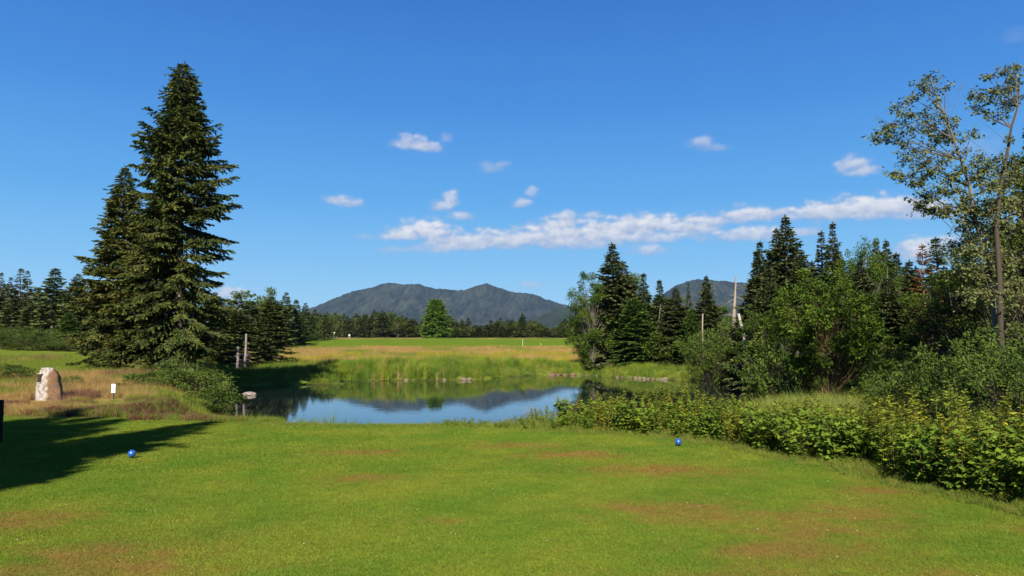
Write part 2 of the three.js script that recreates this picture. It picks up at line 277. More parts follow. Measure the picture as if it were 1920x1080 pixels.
// a conifer with its base at the origin
function conifer({ h, r, seed, step = .34, nb = 5, twig = .5, cardL = .3, cardW = .1, per = 4, start = .04, power = .85, belly = 0, up = .25, droop = .5, rough = .3, col = [.032, .05, .016], col2 = [.055, .065, .02], gap = 0, bark = BARK.spruce, limbs = true, density = 1, leanTop = 0, outline = null, hang = 0 }) {
  const R = rng(seed), wood = new Shape(), crown = new Shape();
  const bend = (y) => [Math.sin(y / h * 2.4 + seed) * .012 * h + leanTop * (y / h) ** 2, y, Math.cos(y / h * 2 + seed) * .008 * h];
  const tr = []; for (let k = 0; k <= 12; k++) tr.push(bend(h * k / 12 - (k ? 0 : .3)));
  wood.tube(tr, (t) => Math.max(.012, .017 * h * Math.pow(1 - t, .9) + .01), 7, bark, R);
  for (let y = start * h; y < h * .995; y += step * (.6 + .8 * R()) * mix(1, .42, y / h)) {
    const t = (y - start * h) / (h * (1 - start));
    let env = r * Math.pow(1 - t, power) * (1 + belly * Math.sin(Math.PI * Math.min(1, t * 1.6)));
    if (outline) env = r * curve(outline, 1 - t);
    else if (t < .12) env *= mix(.7, 1, t / .12);
    const n = Math.max(3, Math.round(nb * (.7 + .6 * R())));
    const a0 = R() * 6.28, level = 1 + (R() - .5) * rough;
    for (let k = 0; k < n; k++) {
      if (R() < gap) continue;
      const a = a0 + k / n * 6.28 + (R() - .5) * .9, L = Math.max(.07, env * level * (1 + (R() - .62) * rough * 1.3));
      const dx = Math.cos(a), dz = Math.sin(a), o = bend(Math.min(h * .985, y + (R() - .5) * step * 1.5 * Math.min(1, (1 - t) * 4))), tint = mix3(col, col2, R());
      const rise = mix(-.12, up + .5, t ** 1.5) + (R() - .5) * .16, dr = droop * (1 - t * .8), tip = .34 * dr + .05;
      const P = (s) => [o[0] + dx * L * s, o[1] + L * (rise * s - dr * s * s + tip * s ** 4), o[2] + dz * L * s];
      if (limbs && L > .5) wood.tube([P(0), P(.35), P(.7), P(.97)], (q) => .006 + .014 * L * .5 * (1 - q), 3, bark);
      const nt = Math.max(3, Math.round(L / twig * 7 * density));
      for (let q = 0; q < nt; q++) {
        const s = mix(.12, 1, Math.pow((q + R()) / nt, .75)), side = q % 2 ? 1 : -1, b = P(Math.min(1, s));
        const tl = twig * (1.15 - .6 * s) * (.6 + .7 * R()) * Math.min(1, L / .8 + .25);
        const fw = .35 + .5 * R() + (s > .9 ? .6 : 0), sd = side * (1 - Math.max(0, s - .85) * 5) * (.6 + .6 * R());
        const dv = unit(dx * fw - dz * sd, -.18 - hang - (.25 + hang * .6) * R() + (s > .9 ? .25 : 0) + t * .35, dz * fw + dx * sd);
        for (let w = 0; w < per; w++) {
          const m = per === 1 ? 0 : w / per, c = vary(tint, R, .28, .12);
          const pd = unit(dv[0] + (R() - .5) * .9, dv[1] + (R() - .5) * .6 + .06, dv[2] + (R() - .5) * .9);
          const nn = unit((R() - .5) * 2, .75, (R() - .5) * 2), small = Math.min(1, .42 + L * .7), cl = (per === 1 ? tl : cardL) * (.7 + .6 * R()) * small;
          crown.leaf([b[0] + dv[0] * tl * m, b[1] + dv[1] * tl * m, b[2] + dv[2] * tl * m], pd, nn, cl, cardW * (.7 + .6 * R()) * small, c, .5);
        }
      }
    }
  }
  const o = bend(h * .985);                                       // leader
  for (let k = 0; k < 5; k++) crown.leaf([o[0], o[1] - .06 * k, o[2]], unit((R() - .5) * .5, 1, (R() - .5) * .5), [R() - .5, .1, R() - .5], .2 + .02 * h * .6, cardW, vary(col, R), .3);
  return { trunk: wood.geo(), crown: crown.geo(), h, r };
}
// leaves round a list of clump centres, with limbs leading to them
function leaves(S, R, [x, y, z], rad, n, L, W, col, col2, flat = .8, droopy = 0) {
  const tint = mix3(col, col2, R());
  for (let k = 0; k < n; k++) {
    const a = R() * 6.28, u = R() * 2 - 1, q = Math.pow(R(), .45) * rad, s = Math.sqrt(1 - u * u);
    const ox = Math.cos(a) * s, oz = Math.sin(a) * s;
    const d = unit(ox * .7 + (R() - .5) * 1.2, u * .4 + (R() - .5) * .9 - droopy, oz * .7 + (R() - .5) * 1.2), nn = unit((R() - .5) * 1.5 + ox * .4, .9, (R() - .5) * 1.5 + oz * .4 + .2);
    const l = L * (.65 + .7 * R());
    S.leaf([x + ox * q, y + u * q * flat, z + oz * q], d, nn, l, W / L * l, vary(tint, R, .22, .1), .35);
  }
}
// a broadleaf tree or bush: clumps through a lumpy dome
function broadleaf({ h, rx, seed, base = .25, clumps = 60, clumpR = .45, per = 90, L = .1, W = .06, stems = 1, trunkR = .07, bark = BARK.grey, col = [.065, .11, .014], col2 = [.12, .165, .02], spread = .3, top = .55, shell = .5, gapN = .5, droopy = 0 }) {
  const R = rng(seed), wood = new Shape(), crown = new Shape(), y0 = base * h, mid = y0 + (h - y0) * top;
  const stem = [];
  for (let s = 0; s < stems; s++) {
    const a = s / stems * 6.28 + R() * 1.2, lean = stems > 1 ? spread * rx * (.6 + R() * .7) : .1 * rx, b = stems > 1 ? .12 + .1 * R() : 0;
    const pts = []; for (let k = 0; k <= 7; k++) { const t = k / 7; pts.push([Math.cos(a) * (b + lean * t ** 1.3) + Math.sin(k * 1.7 + s) * .02 * h * .3, -.2 + (h * .86 + .2) * t * (stems > 1 ? .8 + .2 * R() : 1), Math.sin(a) * (b + lean * t ** 1.3) + Math.cos(k * 1.3 + s) * .02 * h * .3]); }
    stem.push(pts); wood.tube(pts, (t) => trunkR * (1 - t * .82) * (stems > 1 ? .7 : 1), 7, bark, R);
  }
  let made = 0, tries = 0;
  while (made < clumps && tries++ < clumps * 30) {
    const a = R() * 6.28, u = R() * 2 - 1, q = mix(Math.cbrt(R()), 1, shell * R()), s = Math.sqrt(1 - u * u);
    const lump = 1 + .28 * noise3(Math.cos(a) * s * 1.6 + seed, u * 1.6, Math.sin(a) * s * 1.6);
    const x = Math.cos(a) * s * q * rx * lump, z = Math.sin(a) * s * q * rx * lump, y = mid + u * q * lump * (u > 0 ? h - mid : mid - y0);
    if (noise3(x / rx * 2 + seed * 3, y / rx * 2, z / rx * 2) < -gapN) continue;
    made++;
    const cr = clumpR * (.6 + .7 * R());
    leaves(crown, R, [x, Math.min(h - cr * .5, y), z], cr, Math.round(per * (.6 + .8 * R())), L, W, col, col2, .75, droopy);
    const st = stem[Math.floor(R() * stems)], j = st[Math.max(1, Math.min(6, Math.round(clamp((y / h) * .75) * 7 - 1)))];
    wood.tube([j, [mix(j[0], x, .5), mix(j[1], y, .42), mix(j[2], z, .5)], [x, y, z]], (t) => Math.max(.005, trunkR * (stems > 1 ? .2 : .3) * (1 - t)), 4, bark);
  }
  return { trunk: wood.geo(), crown: crown.geo(), h, r: rx };
}
function snag({ h, seed, rad, bark = BARK.pale, n = 14, lean = 0, twigs = .8, broken = false }) {
  const R = rng(seed), w = new Shape(), b = new Shape(), pts = [], P = (t) => [lean * h * t * t + Math.sin(t * 3 + seed) * .02 * h, h * t - (t ? 0 : .2), Math.cos(t * 2.2 + seed) * .015 * h];
  for (let k = 0; k <= 10; k++) pts.push(P(k / 10));
  w.tube(pts, (t) => rad * (1 - t * (broken ? .35 : .85)), 7, bark, R);
  for (let k = 0; k < n; k++) {
    const t = .3 + .65 * R(), p = P(t), a = R() * 6.28, L = twigs * (1.2 - t) * (.5 + R()), dy = (R() - .55) * .8;
    const q = (s) => [p[0] + Math.cos(a) * L * s, p[1] + L * dy * s - L * .25 * s * s, p[2] + Math.sin(a) * L * s];
    b.tube([q(0), q(.5), q(1)], (s) => .004 + rad * .08 * (1 - s * .7), 4, bark, R);
    b.tube([q(.5), [q(.8)[0] + .1 * (R() - .5), q(.8)[1] + .15 * (R() - .4), q(.8)[2] + .1 * (R() - .5)]], () => .007, 3, bark);
  }
  return { trunk: w.geo(), branches: n ? b.geo() : null, h, r: twigs };
}
const protos = new Map();
function treeFrom(proto, foliage = M.needle) {
  const key = proto; if (protos.has(key)) return protos.get(key).clone();
  const g = new THREE.Group(); part(g, 'trunk', proto.trunk, M.bark);
  if (proto.crown) part(g, 'crown', proto.crown, foliage);
  if (proto.branches) part(g, 'bare_branches', proto.branches, M.bark);
  protos.set(key, g.clone()); return g;
}
// a tree whose tip shows at picture point (px, py), standing D metres ahead; width: half width in metres
function plant(name, label, category, proto, px, py, D, halfWidth, turn = 0, group, foliage, sink = .05) {
  const [x, top] = at(px, py, D), y = ground(x, D) - sink, o = treeFrom(proto, foliage);
  const sy = (top - y) / proto.h, sx = halfWidth ? halfWidth / proto.r : sy;
  o.position.set(x, y, -D); o.scale.set(sx, sy, sx); o.rotation.y = turn;
  return add(tag(o, label, category, group), name);
}
function stand(name, label, category, proto, x, D, scale, turn, group, foliage, wide = 1) {
  const o = treeFrom(proto, foliage); o.position.set(x, ground(x, D) - .04, -D); o.scale.set(scale * wide, scale, scale * wide); o.rotation.y = turn;
  return add(tag(o, label, category, group), name);
}

// ---------------------------------------------------------------- the big spruces on the left
const bigSpruce = conifer({ h: 19, r: 3.0, seed: 21, step: .34, nb: 7, twig: .8, cardL: .24, cardW: .1, per: 10, outline: [[0, .02], [.04, .13], [.09, .24], [.15, .34], [.2, .5], [.26, .7], [.4, .9], [.6, 1], [.8, 1], [1, .82]], hang: .28, density: 1.4, start: .012, up: .1, droop: .5, rough: .48, gap: .14, col: [.042, .066, .016], col2: [.088, .102, .024] });
const bigSpruce2 = conifer({ h: 13, r: 3.4, seed: 34, step: .32, nb: 7, twig: .7, cardL: .24, cardW: .1, per: 9, power: .92, hang: .2, density: 1.3, start: .01, up: .15, droop: .45, rough: .4, gap: .06, col: [.05, .07, .017], col2: [.105, .11, .026] });
plant('spruce_tree', 'tallest old spruce with ragged broad branches beside the pond', 'tree', bigSpruce, 352, 116, 43, 2.4, 1.0);
plant('spruce_tree', 'full spruce leaning out left of the tallest spruce, lower pointed top', 'tree', bigSpruce2, 240, 312, 46, 3.2, .4);
plant('spruce_tree', 'dense brownish green spruce pressed between the tallest spruce and its lower neighbour', 'tree', bigSpruce2, 296, 345, 44.5, 3.4, 3.4);
console.log('big spruces');
const fir = [0, 1, 2, 3].map((k) => conifer({ h: 10, r: 1.8, seed: 50 + k * 7, step: .26, nb: 6, twig: .45, cardL: .24, cardW: .12, per: 6, power: [.95, 1.1, .9, 1.15][k], up: .3, droop: .4, hang: .12, rough: .55, gap: .06, density: 1.2, col: [.05, .072, .024], col2: [.085, .1, .034] }));
const darkFir = conifer({ h: 8, r: 2.2, seed: 91, step: .3, nb: 6, twig: .45, cardL: .28, cardW: .11, per: 4, power: .8, up: .2, droop: .3, rough: .2, col: [.042, .064, .018], col2: [.075, .092, .026] });
const larch = conifer({ h: 8, r: 1.9, seed: 95, step: .3, nb: 6, twig: .45, cardL: .22, cardW: .1, per: 6, density: 1.3, power: .7, up: .35, droop: .15, rough: .25, col: [.06, .115, .022], col2: [.085, .14, .026] });
const spire = conifer({ h: 10, r: 1.25, seed: 99, step: .26, nb: 5, twig: .4, cardL: .24, cardW: .11, per: 5, power: 1, up: .3, droop: .45, rough: .6, gap: .14, density: 1.2, col: [.045, .066, .022], col2: [.075, .09, .03] });
const redFir = conifer({ h: 8, r: 1.2, seed: 103, step: .28, nb: 5, twig: .42, cardL: .22, cardW: .1, per: 5, power: .8, up: .1, droop: .5, rough: .5, gap: .2, col: [.2, .07, .025], col2: [.13, .085, .035], bark: BARK.grey });
plant('spruce_tree', 'very dark compact spruce behind the broken grey snag', 'tree', darkFir, 511, 556, 76, 2.6, .3);
plant('spruce_tree', 'dark spruce touching the right skirt of the tallest spruce', 'tree', darkFir, 446, 580, 70, 2.7, 1.9);
plant('spruce_tree', 'shadowy spruce half hidden behind the tallest spruce', 'tree', darkFir, 398, 560, 62, 2.6, 4.1);
// bush skirt and bushes below the big spruces
const bush = [0, 1, 2].map((k) => broadleaf({ h: 2, rx: 1.3, seed: 120 + k, base: .02, top: .5, clumps: 60, clumpR: .26, per: 60, L: .11, W: .065, stems: 6, trunkR: .025, shell: .6, col: [.045, .085, .012], col2: [.1, .145, .018], gapN: .3, bark: [.09, .07, .05] }));
const paleBush = [0, 1].map((k) => broadleaf({ h: 3.2, rx: 2, seed: 140 + k, base: .02, top: .52, clumps: 110, clumpR: .34, per: 75, L: .12, W: .05, stems: 7, trunkR: .03, shell: .6, col: [.05, .092, .014], col2: [.105, .152, .025], gapN: .25, bark: [.09, .075, .055] }));
plant('leafy_bush', 'broad dark green bush with whitish leaves at the pond edge under the tallest spruce', 'bush', bush[0], 372, 700, 33, 1.5, .2, null, M.leaf);
plant('leafy_bush', 'bright green bush beside the white tee sign', 'bush', bush[1], 318, 690, 34, 1.6, 1.2, null, M.leaf);
plant('leafy_bush', 'low bush between the white tee sign and the bright green bush', 'bush', bush[2], 272, 712, 32, 1.3, 2.2, null, M.leaf);
plant('leafy_bush', 'small dark bush hanging over the dark water by the pond rock', 'bush', bush[1], 398, 726, 29, 1.1, 4.2, null, M.leaf);
plant('leafy_bush', 'pale green bush right behind the boulder with the plaque', 'bush', bush[2], 44, 688, 36, 1.0, .8, null, M.leaf);
plant('leafy_bush', 'tiny round bush in the straw beside the boulder', 'bush', bush[0], 134, 704, 33, .45, .8, null, M.leaf);
plant('leafy_bush', 'wide low bush in the heath uphill of the boulder', 'bush', bush[1], 12, 682, 40, 1.2, 3.1, null, M.leaf);
plant('leafy_bush', 'rounded bush at the skirt of the lower pointed spruce', 'bush', bush[0], 196, 680, 44, 1.3, 5.1, null, M.leaf);
plant('leafy_bush', 'tall leafy bush at the pond edge between the tallest spruce and the reeds', 'bush', bush[2], 352, 684, 36, 1.7, 3.6, null, M.leaf);
plant('leafy_bush', 'spreading dark juniper at the foot of the boulder', 'bush', bush[2], 140, 742, 27, .75, 2.8, null, M.needle);

console.log('left bushes');
// ---------------------------------------------------------------- woods on the left
const farFir = [0, 1, 2].map((k) => conifer({ h: 11, r: 2, seed: 200 + k * 5, step: .5, nb: 5, twig: .7, per: 2, cardL: .6, cardW: .26, power: [.75, .9, .7][k], rough: .35, gap: .08, limbs: false, density: 1.1, col: [.045, .07, .022], col2: [.09, .11, .034] }));
const farThin = conifer({ h: 11, r: 1.3, seed: 230, step: .4, nb: 5, twig: .6, per: 3, cardL: .5, cardW: .2, power: .8, rough: .6, gap: .25, limbs: false, density: .6, col: [.04, .052, .022], col2: [.075, .08, .035] });
const farLeafy = [0, 1].map((k) => broadleaf({ h: 9, rx: 2.6, seed: 240 + k, base: .12, clumps: 46, clumpR: 1, per: 44, L: .42, W: .3, trunkR: .12, col: [.07, .105, .016], col2: [.12, .15, .022], gapN: .7 }));
const gL = 'trees of the wood behind the left thicket';
[[4, 512, 108, farThin, 1.2], [20, 520, 103, farThin, 1.1], [38, 504, 104, farThin, 1.6], [52, 508, 110, farThin, 1.3], [74, 545, 100, farFir[0], 2.0]].forEach(([px, py, D, p, w], k) => plant('spruce_tree', 'gaunt thin crowned spruce in the wood behind the left thicket', 'tree', p, px, py, D, w, k * 1.3, gL));
[[28, 560, 96, farFir[1], 2.4], [-14, 545, 98, farFir[2], 2.4], [-50, 520, 100, farFir[0], 2.6], [62, 570, 95, farFir[2], 2.3], [160, 560, 96, farFir[0], 2.4], [185, 540, 102, farFir[1], 2.6]].forEach(([px, py, D, p, w], k) => plant('spruce_tree', 'bushy spruce filling the wood behind the left thicket', 'tree', p, px, py, D, w, k * 1.7, gL));
for (let k = 0; k < 33; k++) plant('spruce_tree', 'spruce in the back row of the left wood', 'tree', farFir[k % 3], k < 17 ? -70 + k * 17 : -90 - (k - 17) * 30, 532 + (k * 7 % 5) * 7, 112 + (k * 5 % 7) * 2 - (k > 16 ? 10 : 0), 2.6 + (k % 3) * .3, k * 1.1, 'back row of the left wood');
plant('spruce_tree', 'tall fine pointed spruce standing highest in the left wood', 'tree', farFir[1], 105, 504, 92, 2.7, .4);
plant('spruce_tree', 'near black spruce next to the big spruces in the left wood', 'tree', darkFir, 146, 514, 88, 2.6, 2.4);
plant('larch_tree', 'small pale green conifer in front of the near black spruce', 'tree', larch, 128, 586, 82, 1.5, .9);
[[10, 618, 82], [40, 612, 80], [70, 622, 78], [98, 618, 80], [125, 625, 76], [-20, 610, 82], [155, 630, 74], [-55, 614, 82], [-95, 610, 84], [-140, 612, 84]].forEach(([px, py, D], k) => plant('willow_thicket_bush', 'olive willow bush in the thicket edging the left meadow', 'bush', paleBush[k % 2], px, py, D, 2.3, k * 2.1, 'willows edging the left meadow', M.leaf));
// behind and right of the big spruces, running back to the far tree line
const gM = 'trees along the left side of the fairway';
[[425, 560, 120], [447, 552, 135], [470, 565, 128], [538, 548, 165], [556, 562, 190], [548, 575, 170], [572, 568, 215], [590, 580, 235], [523, 566, 150], [405, 548, 140], [610, 590, 250], [484, 580, 140], [565, 590, 180], [530, 590, 150]].forEach(([px, py, D], k) => plant('spruce_tree', 'mid green spruce along the left side of the fairway', 'tree', farFir[k % 3], px, py, D, 2.2 + (k % 3) * .5, k * 1.1, gM));
[[460, 548, 142], [495, 556, 148], [505, 541, 155], [580, 590, 220]].forEach(([px, py, D], k) => plant('broadleaf_tree', 'lighter broadleaf tree among the spruces left of the fairway', 'tree', farLeafy[k % 2], px, py, D, 3 - (k === 2) * 1.2, k, gM, M.leaf));
[[558, 622, 200], [574, 626, 215], [592, 630, 235]].forEach(([px, py, D], k) => plant('leafy_bush', 'low bush where the left trees meet the fairway', 'bush', paleBush[k % 2], px, py, D, 3, k, 'bushes at the fairway end', M.leaf));

// ---------------------------------------------------------------- the far tree line
{
  const R = rng(77), gF = 'far tree line beyond the fairway';
  for (let row = 0; row < 3; row++) for (let px = 600; px < 1110; px += 9 + R() * 9) {
    const D = 330 + row * 22 + R() * 14, cut = px < 650 ? 590 : px < 780 ? 592 : 602;
    const leafy = R() < .28, py = cut - 6 + R() * 16 + (px > 850 ? 2 : 0) - row * 2 + Math.sin(px * .05) * 4;
    if (leafy) plant('broadleaf_tree', 'rounded light green tree in the far tree line', 'tree', farLeafy[Math.floor(R() * 2)], px, py + 4, D, 3 + R() * 1.5, R() * 6, gF, M.leaf);
    else plant('spruce_tree', 'dark spruce in the far tree line', 'tree', farFir[Math.floor(R() * 3)], px, py, D, 2.6 + R() * 1.2, R() * 6, gF);
  }
  for (let px = -300; px < 2300; px += 26) if (px < 560 || px > 1110) {       // the same wood carries on to both sides
    const D = 345 + R() * 40; plant('spruce_tree', 'dark spruce in the far tree line', 'tree', farFir[Math.floor(R() * 3)], px, 596 + R() * 14, D, 3.4 + R(), R() * 6, gF);
  }
}
plant('spruce_tree', 'single taller dark spruce in the far tree line left of the lone bright tree', 'tree', farFir[0], 716, 583, 318, 4.2, .3);
plant('spruce_tree', 'single broad spruce in front of the far tree line, right of the lone tree', 'tree', farFir[1], 979, 588, 300, 3.4, 1.3);
plant('broadleaf_tree', 'round dark tree at the far end of the fairway near the birch clump', 'tree', farLeafy[0], 1072, 599, 285, 5, 1.3, null, M.leaf);
const lone = conifer({ h: 13, r: 5.0, seed: 260, step: .3, nb: 9, twig: 1.1, per: 3, cardL: .6, cardW: .3, power: .55, start: .05, rough: .4, droop: .2, up: .3, limbs: false, col: [.07, .145, .018], col2: [.11, .18, .022] });
plant('pine_tree', 'lone bright green bushy pine standing on the fairway', 'tree', lone, 818, 564, 285, 5.6, 1.2);
console.log('far trees');

// ---------------------------------------------------------------- pond side clump, centre right
const wood = [0, 1, 2].map((k) => broadleaf({ h: 7, rx: 2.2, seed: 340 + k * 3, base: .1, clumps: 130, clumpR: .4, per: 115, L: .12, W: .075, trunkR: .09, bark: BARK.grey, col: [.035, .075, .008], col2: [.085, .135, .012], gapN: .2 }));
const birch = [0, 1].map((k) => broadleaf({ h: 9, rx: 2, seed: 300 + k, base: .2, clumps: 110, clumpR: .5, per: 110, L: .13, W: .09, trunkR: .1, bark: [.15, .13, .11], col: [.055, .105, .01], col2: [.115, .17, .015], gapN: .3 }));
plant('spruce_tree', 'tallest spruce rising out of the clump on the far pond shore', 'tree', fir[0], 1145, 455, 76, 3.2, .5);
plant('spruce_tree', 'second spruce hugging the tallest spruce of the pond clump', 'tree', fir[2], 1168, 490, 78, 2.9, 2.5);
plant('birch_tree', 'airy light green birch at the open end of the pond clump', 'tree', wood[1], 1110, 512, 76, 2.3, .5, null, M.leaf);
plant('birch_tree', 'light green birch between the spruces of the pond clump', 'tree', birch[1], 1186, 512, 80, 1.7, 2.5, null, M.leaf);
plant('spruce_tree', 'spire topped spruce next to the second birch of the pond clump', 'tree', fir[3], 1204, 513, 76, 2.3, 3);
plant('larch_tree', 'bright green feathery larch in front of the pond clump', 'tree', larch, 1190, 560, 72.5, 2.6, 1);
plant('spruce_tree', 'slim spruce behind the forked white dead branch', 'tree', fir[1], 1237, 525, 76, 2.2, 1);
plant('spruce_tree', 'broad dark spruce behind the shore bushes, right of the larch', 'tree', fir[2], 1265, 540, 72, 2.3, 5);
plant('spruce_tree', 'thin see-through spruce against the rounded mountain', 'tree', spire, 1290, 530, 74, .8, 2);
plant('spruce_tree', 'well shaped spruce against the rounded mountain, left of the bare snag', 'tree', fir[0], 1325, 517, 70, 1.9, 4);
plant('larch_tree', 'light green young conifer between the shore bushes and the well shaped spruce', 'tree', larch, 1298, 578, 70, 1.5, 3);
plant('broadleaf_tree', 'broadleaf tree with a leafy top behind the larch', 'tree', birch[0], 1255, 556, 80, 2.0, 4, null, M.leaf);
plant('broadleaf_tree', 'low leafy tree filling the gap beneath the rounded mountain', 'tree', birch[1], 1345, 574, 76, 2.4, 1, null, M.leaf);
[[1118, 632, 77, 1.9, 'rounded bush at the foot of the airy birch'], [1165, 610, 74.5, 2.13, 'dark bush at the foot of the tallest clump spruce'], [1218, 626, 72.5, 2.24, 'brownish bush on the far shore right of the larch'], [1250, 622, 72, 2.35, 'pale bush on the far shore behind the row of shore stones'], [1285, 632, 70.5, 1.90, 'green bush on the far shore below the thin spruce'], [1310, 622, 69, 2.02, 'bush squeezed beside the big silvery willow']].forEach(([px, py, D, w, l], k) => plant('leafy_bush', l, 'bush', bush[k % 3], px, py, D, w, k * 1.4, null, M.leaf));
[[1102, 548, 80, 2.3, 0, 'leafy tree at the open end of the pond clump'], [1128, 570, 78, 2.5, 1, 'leafy tree under the tallest clump spruce'], [1160, 560, 80, 2.6, 2, 'leafy tree filling the middle of the pond clump'], [1216, 575, 78, 2.4, 0, 'leafy tree right behind the larch'], [1245, 590, 76, 2.4, 1, 'leafy tree behind the pale shore bush'], [1280, 585, 76, 2.3, 2, 'leafy tree below the thin spruce'], [1312, 590, 74, 2.3, 0, 'leafy tree below the well shaped spruce']].forEach(([px, py, D, w, k, l]) => plant('broadleaf_tree', l, 'tree', wood[k], px, py, D, w, px, null, M.leaf));
plant('willow_bush', 'big silvery willow bush on the right shore under the bare snag', 'bush', paleBush[0], 1362, 598, 59, 2.9, .6, null, M.leaf);
plant('willow_bush', 'smaller silvery willow bush at the waterline by the big willow', 'bush', paleBush[1], 1336, 635, 58, 2.0, 2.6, null, M.leaf);
plant('dead_tree', 'bare pale snag with a broken spiky top above the silvery willow', 'tree', snag({ h: 7, seed: 4, rad: .22, n: 30, twigs: .9 }), 1376, 518, 60, 1.2);
plant('dead_tree', 'leaning white broken birch trunk beside the silvery willow', 'tree', snag({ h: 4.4, seed: 9, rad: .13, n: 5, twigs: .9, lean: -.16, bark: BARK.birch, broken: true }), 1408, 588, 50, 1.0);
plant('dead_tree', 'forked white dead branch sticking out of the pond clump', 'tree', snag({ h: 5.6, seed: 12, rad: .09, n: 7, twigs: 1.4, lean: .1, bark: BARK.pale }), 1228, 570, 73, 1.2);
plant('dead_tree', 'short thin white dead stem in front of the well shaped spruce', 'tree', snag({ h: 4, seed: 15, rad: .05, n: 3, twigs: .3, bark: BARK.pale, broken: true }), 1320, 588, 62, .5);
plant('dead_tree', 'grey broken snag in front of the very dark spruce', 'tree', snag({ h: 3, seed: 18, rad: .17, n: 26, twigs: .7, bark: BARK.grey, broken: true }), 461, 626, 60, .5);
plant('dead_tree', 'shorter splintered stump beside the grey broken snag', 'tree', snag({ h: 2.2, seed: 19, rad: .16, n: 18, twigs: .6, bark: BARK.grey, broken: true }), 446, 650, 58, .5);

// ---------------------------------------------------------------- the wood on the right
[[1418, 470, 54, fir[1], 2.21, 'spruce nearest to the leaning white birch trunk'], [1424, 454, 56, fir[3], 2.08, 'spruce with a clear pointed top beside the leaning birch trunk'], [1452, 430, 52, fir[2], 2.08, 'spire spruce pressed against the highest spruce of the right wood'], [1468, 405, 51, fir[0], 2.47, 'highest pointed spruce of the right wood'], [1537, 434, 54, spire, 1.56, 'thin spruce next to the sharp pointed one in the right wood'], [1557, 418, 52, fir[3], 1.95, 'sharp pointed spruce standing free in the right wood'], [1640, 452, 50, fir[1], 1.82, 'first of twin spruce spires in the right wood'], [1660, 449, 50, fir[0], 1.69, 'second of twin spruce spires in the right wood'], [1758, 446, 48, spire, 1.82, 'open crowned spruce behind the reddish dying fir'], [1500, 500, 56, fir[2], 2.34, 'lower spruce between the spires and the alder'], [1600, 500, 56, fir[0], 2.47, 'low spruce behind the alder'], [1700, 500, 55, fir[2], 2.47, 'low spruce behind the reddish dying fir'], [1790, 490, 52, fir[1], 2.60, 'spruce behind the sparse poplar trunk'], [1860, 470, 50, fir[3], 2.86, 'tall spruce behind the sparse poplar'], [1935, 440, 46, fir[0], 2.99, 'spruce at the outer end of the right wood'], [1442, 505, 50, fir[3], 2.2, 'broad skirted spruce below the spire spruce'], [1485, 475, 53, fir[1], 2.3, 'full spruce half covered by the highest pointed spruce'], [1575, 470, 57, fir[2], 2.2, 'spruce filling the gap behind the sharp pointed one'], [1525, 490, 58, fir[0], 2.4, 'shaggy spruce behind the alder crown'], [1630, 490, 54, fir[3], 2.4, 'wide spruce below the twin spires'], [1680, 475, 56, fir[1], 2.2, 'spruce behind the yellowish broadleaf tree'], [1720, 500, 52, fir[0], 2.3, 'wide spruce behind the pale dead trunk'], [1765, 500, 50, fir[2], 2.4, 'wide spruce under the open crowned spruce'], [1815, 470, 47, fir[1], 2.4, 'full spruce behind the poplar fork'], [1895, 430, 44, fir[2], 2.5, 'full spruce left of the outermost spruce'], [1440, 490, 45, fir[1], 1.8, 'dark front spruce left of the alder'], [1502, 470, 45, fir[2], 1.9, 'dark front spruce directly behind the left half of the alder'], [1612, 485, 43, fir[0], 1.8, 'dark front spruce directly behind the right half of the alder'], [1700, 490, 41, fir[3], 1.7, 'dark front spruce beside the reddish dying fir'], [1665, 520, 40, fir[2], 1.7, 'shorter front spruce beside the thin grey bare trunk'], [1405, 540, 58, fir[0], 2.0, 'low spruce behind the bare snag']].forEach(([px, py, D, p, w, l], k) => plant('spruce_tree', l, 'tree', p, px, py, D, w, k * 1.9));
plant('fir_tree', 'dying fir with reddish brown needles and pale trunk', 'tree', redFir, 1731, 460, 40, 1.1, .7);
plant('dead_tree', 'thin pale dead trunk beside the reddish dying fir', 'tree', snag({ h: 5, seed: 31, rad: .07, n: 16, twigs: .9, bark: BARK.grey }), 1740, 520, 38.5, .8);
plant('dead_tree', 'thin grey bare trunk in front of the twin spires', 'tree', snag({ h: 6, seed: 35, rad: .06, n: 14, twigs: 1, bark: BARK.grey }), 1662, 500, 41, .8);
[[1616, 446, 49, 1.5, 'tall airy broadleaf tree with thin top beside the twin spires'], [1590, 505, 47, 1.9, 'light green broadleaf tree behind the alder'], [1690, 505, 45, 1.8, 'yellowish broadleaf tree between the twin spires and the reddish fir'], [1655, 565, 42, 1.7, 'leafy tree right of the alder with bare inner twigs'], [1785, 515, 36, 2.2, 'leafy tree between the reddish fir and the sparse poplar'], [1480, 570, 43, 1.5, 'leafy tree below the highest spruce'], [1435, 580, 44, 1.7, 'leafy tree behind the reeds on the right shore']].forEach(([px, py, D, w, l], k) => plant('broadleaf_tree', l, 'tree', wood[k % 3], px, py, D, w, k * 1.7, null, M.leaf));
const alder = broadleaf({ h: 5.4, rx: 2.3, seed: 361, base: .2, top: .5, clumps: 190, clumpR: .3, per: 110, L: .11, W: .075, stems: 4, trunkR: .05, spread: .28, bark: BARK.brown, col: [.042, .085, .009], col2: [.095, .148, .013], gapN: .18 });
plant('alder_tree', 'round multi stemmed alder with visible brown stems at the meadow edge', 'tree', alder, 1548, 505, 31, 2.05, .5, null, M.leaf);
